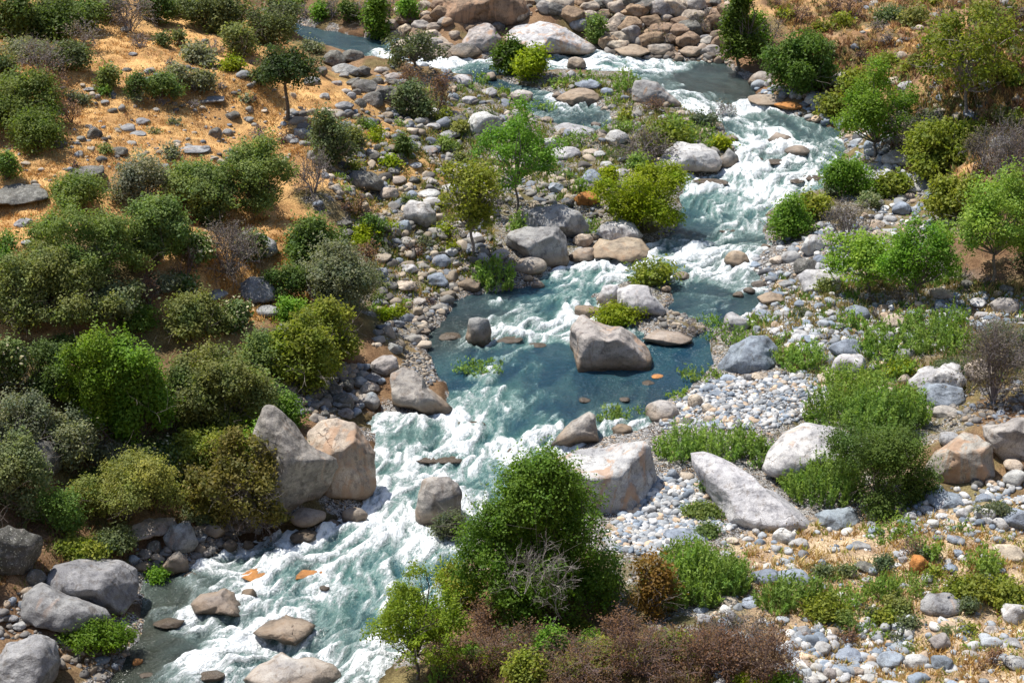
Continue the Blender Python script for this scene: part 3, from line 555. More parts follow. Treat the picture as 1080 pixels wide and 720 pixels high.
# ------------------------------------------------------------------ cobbles (stuff)
PAL = {'right': [((.44,.44,.44),4),((.31,.33,.35),4),((.22,.26,.31),3),((.50,.38,.27),1.6),((.60,.58,.54),2),((.16,.16,.165),.7)],
       'left': [((.27,.255,.23),4),((.34,.28,.21),3),((.18,.195,.22),3),((.44,.37,.29),1.5),((.11,.10,.09),3)],
       'dark': [((.16,.15,.14),4),((.26,.23,.20),3),((.33,.26,.19),2),((.20,.22,.25),2)],
       'far': [((.25,.19,.14),4),((.40,.32,.25),2),((.22,.20,.18),3),((.13,.11,.09),3)]}
ZN = [([(690,440),(745,402),(840,393),(880,398),(880,432),(810,452),(700,452)],2300,.07,.20,'right'),
 ([(636,565),(665,530),(700,498),(745,510),(790,545),(765,562),(690,585),(640,580)],1700,.10,.24,'right'),
 ([(740,650),(840,650),(1220,660),(1220,780),(760,780)],900,.06,.34,'right'),
 ([(790,560),(1080,530),(1080,650),(860,640)],300,.05,.26,'right'),
 ([(840,655),(960,660),(970,715),(830,712)],260,.10,.3,'right'),
 ([(730,580),(800,560),(860,590),(770,650),(735,660)],120,.08,.24,'right'),
 ([(800,300),(900,310),(1080,310),(1080,360),(960,375),(900,400),(790,350)],1250,.08,.34,'right'),
 ([(790,260),(900,230),(960,195),(1010,210),(960,290),(880,300),(800,300)],450,.10,.38,'right'),
 ([(960,430),(1080,400),(1080,450),(1000,450)],300,.08,.22,'dark'),
 ([(420,130),(540,85),(660,95),(760,125),(780,160),(700,180),(640,200),(560,220),(480,180)],800,.08,.46,'left'),
 ([(300,120),(420,115),(500,190),(540,290),(480,308),(452,365),(390,370),(400,280),(350,200)],1500,.07,.44,'left'),
 ([(500,190),(640,180),(660,240),(600,260),(540,240)],280,.1,.4,'left'),
 ([(412,402),(430,372),(455,374),(468,392),(452,408),(430,412)],900,.06,.14,'left'),
 ([(300,390),(395,385),(392,432),(340,446),(285,420)],420,.08,.34,'dark'),
 ([(60,80),(300,60),(330,140),(300,180),(60,190),(0,230),(0,160)],420,.08,.28,'left'),
 ([(640,48),(760,40),(775,68),(640,62)],420,.15,.5,'far'),
 ([(540,0),(790,0),(770,50),(640,50),(560,25)],330,.15,.8,'far'),
 ([(780,85),(870,100),(950,130),(1000,200),(900,200),(895,150)],380,.15,.5,'right'),
 ([(0,640),(40,605),(60,670),(140,688),(110,720),(60,700),(0,690)],260,.08,.25,'dark'),
 ([(120,565),(250,545),(280,560),(240,580),(170,605)],240,.1,.35,'dark'),
 ([(930,525),(1200,480),(1200,560),(960,565)],1000,.08,.24,'right'),
 ([(900,0),(1080,0),(1080,180),(900,120)],110,.15,.5,'left'),
 ([(410,60),(480,60),(480,110),(380,110)],160,.15,.5,'dark'),
 ([(690,318),(760,338),(752,352),(690,350)],90,.1,.25,'left'),
 ([(790,300),(815,290),(800,335),(760,350)],160,.12,.28,'right')]
def in_zone(poly, n):
    poly = np.array(poly, float); lo, hi = poly.min(0), poly.max(0); out = np.zeros((0, 2))
    while len(out) < n:
        q = rng.uniform(lo, hi, (n*2, 2)); out = np.vstack([out, q[pip(q, poly)]])
    return out[:n]
def keep_off(P, f=.75):
    ok = np.ones(len(P), bool); A = np.array(FOOT)
    for s in range(0, len(P), 4000):
        q = P[s:s+4000]; d = np.hypot(q[:, None, 0]-A[None, :, 0], q[:, None, 1]-A[None, :, 1]) < A[None, :, 2]*f
        ok[s:s+4000] = ~d.any(1)
    return ok
cV, cF, cT = [], [], []; base = 0
u3, f3 = ICO[3]; u2, f2 = ICO[2]; u1, f1 = ICO[1]
for poly, n, s0, s1, pal in ZN:
    Q = in_zone(poly, n); P = hits(Q[:, 0], Q[:, 1])
    P = P[keep_off(P) & (lookup(DG, P[:, 0], P[:, 1]) > .02) & (P[:, 1] < 140)]
    cols = np.array([c for c, _ in PAL[pal]]); wt = np.array([w for _, w in PAL[pal]]); wt = wt/wt.sum()
    for p in P:
        s = s0 + (s1-s0)*rng.random()**3.2
        u, f = (u3, f3) if s > .22 else (u2, f2) if s > .11 else (u1, f1)
        sc = s*np.array([rng.uniform(.8, 1.35), rng.uniform(.7, 1.1), rng.uniform(.5, .85)])
        rr = facet(u, rng, 11 if s > .22 else 5, .5, .92, (), 40. if s > .22 else 20.)*(1+rng.uniform(.0, .10)*np.sin(u@rng.normal(size=3)*3))
        a = rng.uniform(0, 6.28); ca, sa = math.cos(a), math.sin(a); v = u*rr[:, None]*sc
        ti = rng.normal(0, .22); v = np.c_[v[:, 0], v[:, 1]-v[:, 2]*ti, v[:, 2]+v[:, 1]*ti]
        v = np.c_[v[:, 0]*ca-v[:, 1]*sa, v[:, 0]*sa+v[:, 1]*ca, v[:, 2]] + [p[0], p[1], p[2]+s*(.02+.16*rng.random())]
        cV.append(v); cF.append(f+base); base += len(v)
        c = cols[rng.choice(len(cols), p=wt)]*rng.uniform(.62, 1.2)
        cT.append(np.repeat(c[None], len(v), 0))
link('cobbles', mesh_np('cobbles', np.vstack(cV), np.vstack(cF), {'tint': np.vstack(cT)}, True, [M_COB]), kind='stuff', label='grey, white and tan river cobbles covering the gravel bars')
del cV, cF, cT

# ------------------------------------------------------------------ water
CL = poly_w([(300,30),(345,42),(390,55),(440,69),(520,72),(600,66),(700,72),(750,92),(785,115),(830,135),(850,155),(835,178),(800,197),(770,215),(758,245),(735,262),(690,280),(620,290),(575,315),(540,345),(525,385),(505,430),(470,470),(430,505),(415,550),(395,600),(340,645),(265,690),(210,740)])
CL = np.vstack([[(-70, 134)], CL, [(-30, 39), (-95, 35)]])
seg = np.hypot(*np.diff(CL, axis=0).T); ss = np.r_[0, np.cumsum(seg)]; sl = np.arange(0, ss[-1], 1.0)
cx = np.interp(sl, ss, CL[:, 0]); cy = np.interp(sl, ss, CL[:, 1])
for _ in range(4): cx[1:-1] = (cx[:-2]+cx[1:-1]*2+cx[2:])/4; cy[1:-1] = (cy[:-2]+cy[1:-1]*2+cy[2:])/4
tx = np.gradient(cx); ty = np.gradient(cy); tl = np.hypot(tx, ty); tx /= tl; ty /= tl
WS = .105
wx = np.arange(-45, 30, WS); wy = np.arange(42, 141, WS)
WX, WY = np.meshgrid(wx, wy); shp = WX.shape; WP = np.c_[WX.ravel(), WY.ravel()]
WD = lookup(DG, WP[:, 0], WP[:, 1])
keep = WD < .9
# coarse direction field
cgx = np.arange(-46, 32, .8); cgy = np.arange(41, 143, .8); CX, CY = np.meshgrid(cgx, cgy)
d2 = (CX.ravel()[:, None]-cx[None])**2 + (CY.ravel()[:, None]-cy[None])**2
dmn = d2.min(1, keepdims=True); wt = np.exp(-(d2-dmn)/(2*3.0**2)); wt /= wt.sum(1, keepdims=True)
DXc = (wt@tx).reshape(CX.shape); DYc = (wt@ty).reshape(CX.shape); Sc = (wt@sl).reshape(CX.shape)
def clook(G, P):
    fx = np.clip((P[:, 0]+46)/.8, 0, len(cgx)-1.001); fy = np.clip((P[:, 1]-41)/.8, 0, len(cgy)-1.001)
    i = fx.astype(int); j = fy.astype(int); a = fx-i; b = fy-j
    return (G[j, i]*(1-a)+G[j, i+1]*a)*(1-b)+(G[j+1, i]*(1-a)+G[j+1, i+1]*a)*b
K = np.where(keep)[0]; KP = WP[K]
FC = """400 66 .95;470 70 1;440 72 1;500 74 .6;360 45 .1;370 55 .1;600 62 .75;700 66 .9;650 63 .6;660 70 .8;740 88 .04;780 95 0;755 75 .1;715 100 .6;735 112 .85;790 118 1;760 118 .9;825 130 .35;850 140 .3;875 150 .35;800 140 .8;770 135 .4;790 155 .9;825 168 1;790 178 1;855 172 .6;870 180 .5;770 195 .75;800 205 .85;745 212 .6;780 222 .8;800 235 .5;760 235 .35;735 240 .15;715 245 .05;755 268 1;735 258 .5;700 265 .85;780 245 .4;700 275 .6;640 285 1;665 280 .85;760 285 .9;730 285 .8;720 300 .3;700 292 .4;600 300 .3;610 310 .55;575 345 1;595 335 1;555 350 .9;560 330 .35;530 330 .45;610 350 .5;540 310 .1;500 322 0;490 335 0;530 365 .22;470 390 0;520 395 .34;560 395 .12;585 375 .0;500 420 .5;540 415 .35;505 380 .2;555 370 .3;560 440 .3;575 465 1;552 482 .85;490 447 .8;465 452 .5;430 460 .45;420 480 .6;440 510 .85;470 495 .55;500 500 .5;400 530 .7;430 560 1;410 545 .95;465 595 .95;350 580 .7;385 600 .85;440 625 .8;330 610 .75;370 650 .6;395 700 1;410 680 .9;350 690 .6;290 635 .8;240 610 .6;250 590 .55;240 695 1;225 665 .7;200 640 .35;175 630 .25;175 690 .15;160 705 .05;150 680 .05;310 640 .6;345 665 .7;230 625 .4;190 620 .15;720 390 0;735 380 0;700 420 .1;680 435 .25;660 435 .3;640 420 .12;620 410 .06;650 450 .35;710 315 .1;760 322 .25;790 320 .1;740 310 .2;780 300 .6;580 120 .35;600 125 .4;560 98 .3;620 120 .3;510 80 .1"""
FCa = np.array([list(map(float, q.split())) for q in FC.split(';')])
I = idw(KP + np.c_[fbm(KP*.45, 3, 61), fbm(KP*.45, 3, 62)]*1.3, poly_w(FCa[:, :2]), FCa[:, 2], 5, .7)
Ibase = I.copy()
for x, y, r in INWATER:      # white water where the stream meets a rock
    d = np.hypot(KP[:, 0]-x, KP[:, 1]-y); m = d < r*1.6+1.5
    j = np.where(m)[0]; dx = clook(DXc, KP[j]); dy = clook(DYc, KP[j])
    side = ((KP[j, 0]-x)*dx + (KP[j, 1]-y)*dy)/np.maximum(d[j], .1)
    I[j] += .42*np.exp(-((d[j]-r)/(.3+.2*r))**2)*(.5+.5*np.abs(side))*sstep(.08, .4, Ibase[j])
I = np.clip(I, 0, 1.05)
def lic(P, fr, n, st, seed):
    acc = 0; 
    for sg in (1, -1):
        q = P.copy()
        for k in range(n):
            acc = acc + noise(q*fr, seed)*(1 - .5*k/n)
            dx, dy = clook(DXc, q), clook(DYc, q)
            a = noise(q*.55, seed+3)*1.5 + noise(q*1.5, seed+4)*.9
            ca, sa = np.cos(a), np.sin(a)
            q = q + sg*st*np.c_[dx*ca-dy*sa, dx*sa+dy*ca]
    return acc
L1 = lic(KP, 2.0, 9, .26, 5); L1 /= L1.std()
L2 = lic(KP, 5.0, 8, .10, 15); L2 /= L2.std()
L0 = fbm(KP*.5, 3, 23); L0 /= L0.std()
S = .46*L1 + .58*L2 + .30*L0
foam = np.clip(.52 + (I-.66)*1.0 + S*.34, 0, 1)*sstep(.05, .35, I)
foam = np.clip(foam, 0, 1)
aer = np.clip(sstep(.05, .7, I)*.85 + .10 + .09*L1 + .16*L1*I, 0, 1)
BR = np.array([(160,700,1),(180,660,1),(200,640,.9),(200,610,.9),(240,600,.6),(150,650,1),(190,690,.8),(740,90,.75),(780,95,.8),(760,78,.7),(840,150,.4),(870,160,.5),(480,320,.5),(470,350,.7),(300,620,.1),(240,690,.2),(400,600,0),(500,400,0),(560,380,0),(720,390,0),(600,310,0),(560,450,0),(770,200,.1),(640,64,.1),(360,50,.3),(690,320,.3),(660,430,.3),(430,420,.3),(820,290,.6)], float)
brown = np.clip(idw(KP, poly_w(BR[:, :2]), BR[:, 2], 4, 1.0), 0, 1)
dx, dy = clook(DXc, KP), clook(DYc, KP)
sfl = clook(Sc, KP)
ll = np.argmin(((KP[:, None, :]-np.stack([cx, cy], 1)[None, ::3])**2).sum(2), 1)*3 if len(KP) < 0 else None
tt = np.zeros(len(KP))
for s in range(0, len(KP), 20000):
    q = KP[s:s+20000]; w = np.exp(-(((q[:, None, 0]-cx[None])**2+(q[:, None, 1]-cy[None])**2) - ((q[:, None, 0]-cx[None])**2+(q[:, None, 1]-cy[None])**2).min(1, keepdims=True))/18); w /= w.sum(1, keepdims=True)
    mxx, myy = w@cx, w@cy; ddx, ddy = w@tx, w@ty; tt[s:s+20000] = (q[:, 0]-mxx)*-ddy + (q[:, 1]-myy)*ddx
flow = np.c_[sfl*.42, tt, fbm(KP*.7, 2, 33)*.8]
wav = .05*fbm(np.c_[sfl*.9, tt*.9], 3, 71) + I*(.42*noise(np.c_[sfl*.55, tt*.38], 81) + .24*noise(np.c_[sfl*1.5, tt*.8], 82) + .055*L1 + .05*L2) + foam*.10
wz = Wl(KP[:, 1]) + wav*sstep(.9, -.6, WD[K]) 
idx = np.full(len(WP), -1); idx[K] = np.arange(len(K)); G = idx.reshape(shp)
q = np.stack([G[:-1, :-1], G[:-1, 1:], G[1:, 1:], G[1:, :-1]], -1).reshape(-1, 4); q = q[(q >= 0).all(1)]
link('river_water', mesh_np('river_water', np.c_[KP, wz], q, {'foam': foam, 'aer': aer, 'brown': brown, 'flow': flow}, True, [M_WATER]), kind='structure')

# ------------------------------------------------------------------ plants
def quads_leaf(P, N, size, r, aspect=1.7, tone=None, up=0.0):
    """pointed leaf quads at P facing roughly N"""
    n = len(P); a = r.normal(size=(n, 3)); a[:, 2] += up*3; a /= np.linalg.norm(a, axis=1, keepdims=True)
    N = N + r.normal(size=(n, 3))*.55; N /= np.linalg.norm(N, axis=1, keepdims=True)+1e-9
    b = np.cross(N, a); b /= np.linalg.norm(b, axis=1, keepdims=True)+1e-9; a = np.cross(b, N)
    s = (size*r.uniform(.6, 1.3, n))[:, None]
    L = a*s*aspect/2; Wd = b*s/2
    V = np.stack([P-L, P+Wd-L*.1, P+L, P-Wd-L*.1], 1).reshape(-1, 3)
    F = np.arange(n*4).reshape(n, 4)
    if tone is None: tone = np.clip(r.beta(2, 3, n), 0, 1)
    return V, F, np.repeat(tone, 4)
def tubes(segs, sides=4):
    """segs: (a, b, ra, rb) -> prisms"""
    A = np.array([s[0] for s in segs], float); B = np.array([s[1] for s in segs], float); ra = np.array([s[2] for s in segs]); rb = np.array([s[3] for s in segs])
    d = B-A; d /= np.linalg.norm(d, axis=1, keepdims=True)+1e-9
    h = np.where(abs(d[:, 2:3]) > .9, [[1., 0, 0]], [[0, 0, 1.]]); x = np.cross(d, h); x /= np.linalg.norm(x, axis=1, keepdims=True)+1e-9; y = np.cross(d, x)
    V = []; 
    for k in range(sides):
        a = 6.28318*k/sides; o = x*math.cos(a)+y*math.sin(a); V.append(A+o*ra[:, None]); V.append(B+o*rb[:, None])
    V = np.stack(V, 1).reshape(-1, 3); n = len(A); b0 = np.arange(n)*sides*2; F = []
    for k in range(sides):
        k2 = (k+1) % sides; F.append(np.stack([b0+2*k, b0+2*k2, b0+2*k2+1, b0+2*k+1], 1))
    return V, np.concatenate(F)
def crown_mesh(W, D, H, n, leaf, r, lobes, style='round', gap=1., flower=0., fill=1.):
    """leaves of a crown with half sizes W, D, H centred on 0; lobes of foliage with gaps between"""
    K = lobes; dr = r.normal(size=(K*3, 3)); dr /= np.linalg.norm(dr, axis=1, keepdims=True)
    dr = dr[dr[:, 2] > (-.75 if style == 'round' else -.8)][:K]; K = len(dr)
    R = np.clip(1.75/math.sqrt(K)*r.uniform(.7, 1.3, K), .13, .62)*gap
    rad = np.clip(1.02-R*.85, .2, .9)*np.where(r.random(K) < .8, r.uniform(.85, 1.12, K), r.uniform(.25, .7, K))
    if style == 'spire': 
        tp = r.uniform(-1, 1, K); rr = (1-tp)*.5*.9+.12; an = r.uniform(0, 6.28, K); cen = np.c_[np.cos(an)*rr*.75, np.sin(an)*rr*.75, tp*.85]
    else: cen = dr*rad[:, None]
    if style == 'dome':
        tp = r.uniform(-1, 1, K)**1.0; rr = .86*np.sqrt(np.clip(1-(np.abs(tp+.35)/1.4)**2, .02, 1))*(1-.42*np.clip(tp+.2, 0, 1))*np.where(r.random(K) < .62, 1, .5); an = r.uniform(0, 6.28, K); cen = np.c_[np.cos(an)*rr, np.sin(an)*rr, tp*.84]
    # flattened bottom
    cen[:, 2] = np.where(cen[:, 2] < -.35, cen[:, 2]*.75, cen[:, 2])
    if style != 'dome': cen = cen*np.clip(1 + .75*noise(cen*1.3+r.uniform(0, 40, 3), 3), .6, 1.25)[:, None]
    m = max(n//14, 8); li = r.choice(K, m, p=R**2/(R**2).sum())
    dd = r.normal(size=(m, 3)); dd[:, 2] += .25; dd /= np.linalg.norm(dd, axis=1, keepdims=True)
    sc = cen[li] + dd*(R[li]*r.uniform(.35, 1.05, m)**.6*np.where(r.random(m) < .14, r.uniform(1., 1.5, m), 1))[:, None]
    sc += dd*(noise(sc*5+3, 5)*.10)[:, None]
    cl_tone = np.clip(.42 + .22*r.normal(size=K)[li]*.6 + .12*r.normal(size=m), 0, 1)
    si = r.integers(0, m, n); S3 = np.array([W, D, H])
    spread = leaf*2.4
    P = sc[si]*S3 + r.normal(size=(n, 3))*spread*.8*np.array([1, 1, .8])
    sh = np.where(r.random(m) < .22, r.uniform(.08, .26, m), 0.)*(1.5/max(math.sqrt(K)/3.5, 1)); fx = r.random(n)
    P = P + (dd*.8+np.array([0, 0, .45])+r.normal(size=(m, 3))*.35)[si]*S3*(sh[si]*fx)[:, None]
    N = dd[si]*.7 + np.array([0, 0, .5])
    tone = np.clip(cl_tone[si] + r.normal(size=n)*.16, 0, 1)
    if flower > 0:
        fm = (r.random(m) < flower)[si]; tone = np.where(fm & (sc[si][:, 2] > -.3), 1.6, tone)
    V, F, T = quads_leaf(P, N, leaf, r, 1.7, tone)
    return V, F, T, cen*S3
def branches(root, cen, r, th, depth=1, wig=.12):
    segs = []
    for c in cen:
        c = np.array(c); p = np.array(root, float); L = np.linalg.norm(c-p); k = 4; pr = p
        off = r.normal(size=3)*L*wig
        for i in range(1, k+1):
            f = i/k; q = p+(c-p)*f + off*math.sin(f*3.14); q = q + np.array([0, 0, 1])*L*.10*math.sin(f*3.14)
            segs.append((pr, q, th*(1-.75*(i-1)/k), th*(1-.75*f))); pr = q
    return segs
def twig_tree(root, r, H, Wd, th, levels=4, kids=4, n0=9, spread=.8):
    segs = []; tips = []
    def go(p, d, L, t, lv):
        q = p; k = 2
        for i in range(k):
            d = d + r.normal(size=3)*.22; d /= np.linalg.norm(d); nq = q + d*L/k; segs.append((q, nq, t*(1-.3*i/k), t*(1-.3*(i+1)/k))); q = nq
            if lv > 1 and i < k-1: go(q, d + r.normal(size=3)*.7, L*.6, t*.6, lv-1)
        tips.append(q)
        if lv > 1:
            for _ in range(kids-1 if lv < 3 else kids): go(q, d + r.normal(size=3)*.55, L*r.uniform(.5, .8), t*.62, lv-1)
    for i in range(n0):
        a = r.uniform(0, 6.28); s = r.uniform(.1, 1)*spread
        d = np.array([math.cos(a)*s*Wd/H, math.sin(a)*s*Wd/H, 1.]); d /= np.linalg.norm(d)
        go(np.array(root)+np.array([math.cos(a), math.sin(a), 0])*.06*Wd*r.random(), d, H*.42, th, levels)
    return segs, np.array(tips)

SP = { # leaf colour, bark colour, kind word, style
 'OAK': dict(c=(.115,.165,.042), b=(.12,.10,.08), word='dark green oak shrub'),
 'OLV': dict(c=(.180,.240,.068), b=(.16,.13,.11), word='olive-green shrub'),
 'GRY': dict(c=(.235,.245,.165), b=(.22,.20,.19), word='grey-green sage bush'),
 'GRN': dict(c=(.155,.28,.032), b=(.16,.14,.12), word='bright green leafy shrub'),
 'YEL': dict(c=(.26,.31,.012), b=(.16,.14,.12), word='yellow-green willow'),
 'FEA': dict(c=(.190,.285,.055), b=(.14,.13,.08), word='feathery green willow scrub'),
 'BUC': dict(c=(.13,.18,.05), b=(.20,.17,.15), word='flowering buckeye bush with cream spikes'),
 'SPR': dict(c=(.235,.26,.04), b=(.26,.22,.20), word='sparse yellow-leaved shrub'),
 'TWG': dict(c=(.15,.12,.09), b=(.27,.235,.235), word='bare grey-twigged shrub'),
 'RST': dict(c=(.23,.125,.075), b=(.20,.14,.13), word='rust-brown dry shrub'),
 'SAG': dict(c=(.14,.165,.10), b=(.20,.18,.16), word='pale green willow')}
def plant(px, base, w, h, sp, label=None, crown=None, trunk=False, cc=None, name=None, dens=1., lobes=None, style='round', th=None, cat=None, lean=0., word=None):
    """px, base: middle and foot in pixels; w, h: width and height in pixels; crown: share of the height that is crown"""
    _sid[0] += 1; r = np.random.default_rng(_sid[0]*31+7); s = SP[sp]
    cy_ = base-h/2 if not trunk else base-h+crown*h/2
    ch = h if not trunk else crown*h
    if trunk:
        root, t = hit(px, base)
        m = mpp(t); eps = math.asin(-pdir(px, base)[2])
    else:
        root0, t = hit(px, base-h*.2); m = mpp(t); eps = math.asin(-pdir(px, cy_)[2])
    V = ch/2*m; Dy = min(.42*w*m, .8*V/math.sin(eps)); Hz = math.sqrt(V*V-(Dy*math.sin(eps))**2)/math.cos(eps)
    if trunk:
        zc = (h-ch/2)*m/math.cos(eps); cen = np.array([lean*m, 0, zc])
    else:
        cpt, t = hit(px, cy_, .82*Hz); root = cpt.copy(); root[2] = float(surf(cpt[0], cpt[1])); cen = cpt-root
    root[2] -= .03
    leaf = 1.75*m*(1.35 if sp in ('BUC', 'SPR') else r.uniform(.85, 1.2))
    n = int(w*ch*3.3*dens); n = min(max(n, 150), 90000)
    isbig = h > 58 or trunk
    nm = name or ('tree' if isbig and trunk else 'willow_scrub' if sp == 'FEA' else 'shrub')
    o = bpy.data.objects.new(nm, None); COL.objects.link(o); o.location = root; o.empty_display_size = .3
    o['category'] = cat or ('tree' if nm.endswith('tree') else 'shrub')
    leafm = M_BUC if sp == 'BUC' else M_LEAF
    if sp == 'OLV' and cc is None: cc = [(.18,.24,.068),(.205,.235,.115),(.15,.235,.045),(.22,.24,.08),(.16,.20,.09)][r.integers(5)]
    col = np.array(cc if cc else s['c'])*r.uniform(.88, 1.14)*np.array([r.uniform(.94, 1.06), 1, r.uniform(.9, 1.1)])
    Wx = w/2*m
    if sp == 'FEA':
        ns = int(max(w*h/15*dens, 16)); a = r.uniform(0, 6.28, ns); q = np.sqrt(r.random(ns))
        bx = np.c_[np.cos(a)*q*Wx*.92, np.sin(a)*q*Dy*.95]; hh = 2*Hz*(1-.55*q**2)*r.uniform(.6, 1.1, ns)*(.75+.5*np.clip(noise(np.c_[bx*1.1, np.zeros(ns)]+root[None]*.3, 4)+.5, 0, 1))
        gz = surf(root[0]+bx[:, 0], root[1]+bx[:, 1])-root[2]
        tipd = np.c_[bx*.28 + r.normal(size=(ns, 2))*.12, hh]
        per = max(int(np.median(hh)/leaf*1.5), 6); k = np.tile(np.linspace(.12, 1, per), ns)
        P = np.repeat(np.c_[bx, gz], per, 0) + np.repeat(tipd, per, 0)*k[:, None] + r.normal(size=(ns*per, 3))*leaf*.55
        tone = np.clip(np.repeat(r.normal(.42, .2, ns), per)+r.normal(size=ns*per)*.12+.2*(k-.5), 0, 1)
        Vv, F, T = quads_leaf(P, np.tile([0, -.5, .5], (len(P), 1)), leaf*.85, r, 2.8, tone, up=.6)
        seg = [(np.r_[bx[i], gz[i]], np.r_[bx[i], gz[i]]+tipd[i]*.8, .22*m, .1*m) for i in range(0, ns, 2)]
        Vb, Fb = tubes(seg, 3)
    elif sp in ('TWG', 'RST'):
        lv = 4; H = 2*Hz if not trunk else h*m
        n0 = int(np.clip(w*h/150*dens, 5, 26))
        seg, tips = twig_tree((0, 0, 0), r, H*1.0, Wx*2.1, max(.55*m, .018), lv, 3, n0, 1.0)
        pts = np.array([b for _, b, _, _ in seg]); sc_ = np.array([Wx/max(np.percentile(abs(pts[:, 0]), 96), .1), Dy/max(np.percentile(abs(pts[:, 1]), 96), .1), H/max(np.percentile(pts[:, 2], 97), .1)])
        seg = [(np.array(a)*sc_, np.array(b)*sc_, ra, rb) for a, b, ra, rb in seg]; tips = tips*sc_
        Vb, Fb = tubes(seg, 3)
        nl = int(n*(.16 if sp == 'TWG' else .24)); ti = tips[r.integers(0, len(tips), nl)]
        P = ti + r.normal(size=(nl, 3))*leaf*1.6
        Vv, F, T = quads_leaf(P, np.tile([0, 0, 1.], (nl, 1)), leaf*.8, r, 1.5)
    else:
        Kn = lobes or int(np.clip(w*ch/190, 6, 46))
        if sp == 'SPR' or dens < .6: Kn = int(Kn*2.6)+8
        Vv, F, T, lc = crown_mesh(Wx*1.03, Dy, Hz*1.03, n, leaf, r, Kn, style, gap=1.12 if style == 'dome' else (.72 if dens < .6 else r.uniform(.74, .92)), flower=.16 if sp == 'BUC' else 0)
        Vv = Vv+cen
        thk = th or max((.9 if not trunk else 1.6)*m, .02)
        fork = np.array([cen[0]*.5, 0, max(cen[2]-Hz*.75, .12*Hz)]) if trunk else np.array([0, 0, .1])
        cc2 = lc[r.permutation(len(lc))[:min(len(lc), 26)]]+cen
        seg = branches(fork, cc2, r, thk*.62, 1)
        if trunk:
            k = 5; pr = np.zeros(3)
            for i in range(1, k+1):
                f_ = i/k; qn = fork*f_ + np.array([math.sin(f_*5)*.05*h*m*.3, 0, 0]); seg.append((pr, qn, thk*(1.25-.4*(i-1)/k), thk*(1.25-.4*f_))); pr = qn
            seg.append((pr, cen+[0, 0, Hz*.4], thk*.8, thk*.25))
        else:
            for _ in range(5): seg.append((np.zeros(3), np.r_[r.normal(size=2)*Wx*.2, Hz*.8], thk, thk*.5))
        if True:
            sg, tp = twig_tree((0, 0, 0), r, 2.05*Hz if not trunk else 1.8*Hz, Wx*2, .38*m, 3, 3, 9 if sp in ('SPR', 'GRY') else 5, 1.)
            base3 = np.zeros(3) if not trunk else fork
            seg += [(np.array(a)*.95+base3, np.array(b)*.95+base3, ra, rb) for a, b, ra, rb in sg]
        Vb, Fb = tubes(seg, 4)
    cr = link('crown' if nm.endswith('tree') else 'foliage', mesh_np('foliage', Vv, F, {'tone': T}, False, [leafm]), o); cr.color = V4(tuple(col))
    st = link('trunk' if trunk else 'stem', mesh_np('stem', Vb, Fb, None, True, [M_BARK]), o); st.color = V4(s['b'])
    area = w*h
    sz = 'large' if area > 3500 else 'mid-sized' if area > 900 else 'small'
    THINGS.append([o, 'plant', f"{sz} {word or s['word']}", px, base-h/2, w, h, label])
    return o

# the single plants with labels of their own
plant(570,654,158,176,'GRN','big dense green alder by the river with dead grey branches in it',name='alder_tree',cat='tree',cc=(.125,.225,.024),lobes=80,dens=1.15,th=.10,style='dome')
plant(440,716,92,104,'GRN','young yellow-green alder standing over the white water at the bottom',name='young_tree',cat='tree',trunk=True,crown=.92,cc=(.21,.28,.025),lobes=40,dens=.55)
plant(303,127,54,82,'OAK','lone dark tree with a forked trunk on the orange terrace',name='oak_tree',cat='tree',trunk=True,crown=.62,cc=(.06,.09,.03),lobes=22,dens=.75,lean=2,th=.09)
plant(440,78,52,42,'SAG','grey-leaved willow leaning over the upper rapids',name='willow_tree',cat='tree',trunk=True,crown=.8,dens=.5,lobes=22,lean=-4)
plant(545,222,84,104,'GRN','slender young tree with open crown behind the blocky boulder',name='young_tree',cat='tree',trunk=True,crown=.85,dens=.42,lobes=24,th=.06)
plant(498,268,58,96,'SPR','thin yellow-leaved willow sapling on the cobble bank',name='willow_sapling',cat='tree',trunk=True,crown=.85,dens=.42)
plant(680,250,86,74,'YEL','round yellow-green willow at the river bend',name='willow_tree',cat='tree',lobes=30,dens=1.1)
plant(655,345,54,28,'YEL','vivid yellow-green bush growing behind the huge mid-river boulder',dens=1.1)
plant(690,303,42,28,'SPR','leggy low bush beside the paired midstream boulders',dens=.5)
plant(535,82,32,44,'GRN','dark green round tree on the upper rapids bank',name='willow_tree',cat='tree',cc=(.09,.15,.015))
plant(563,88,36,36,'YEL','yellow bush right of the dark round tree at the upper rapids')
plant(396,42,26,44,'GRN','pointed bright green tree at the upper pool',style='spire',name='alder_tree',cat='tree',cc=(.13,.21,.02))
plant(800,60,26,44,'GRN')
plant(778,76,50,86,'OAK','tall dark tree at the far bend of the river',name='alder_tree',cat='tree',trunk=True,crown=.96,style='spire',lobes=34,cc=(.10,.155,.022))
plant(846,104,62,72,'GRN','round dense tree on the right bank at the far bend',name='willow_tree',cat='tree',cc=(.10,.175,.035),lobes=30,dens=1.1)
plant(922,166,74,86,'GRN','leafy bright tree beside the right bank rapids',name='alder_tree',cat='tree',trunk=True,crown=.95,lobes=34,cc=(.18,.27,.028),dens=.9)
plant(1016,136,104,126,'SPR','tall sycamore with pale trunk and thin crown on the right slope',name='sycamore_tree',cat='tree',trunk=True,crown=.80,dens=.20,lobes=46,th=.10,cc=(.19,.21,.03))
plant(1046,300,104,112,'SAG','broad light green willow tree at the right edge',name='willow_tree',cat='tree',trunk=True,crown=.85,dens=.62,lobes=40,cc=(.23,.34,.06))
plant(965,317,62,76,'GRN','upright green sapling in front of the broad willow',name='young_tree',cat='tree',trunk=True,crown=.92,dens=.7,lobes=24,cc=(.15,.29,.03))
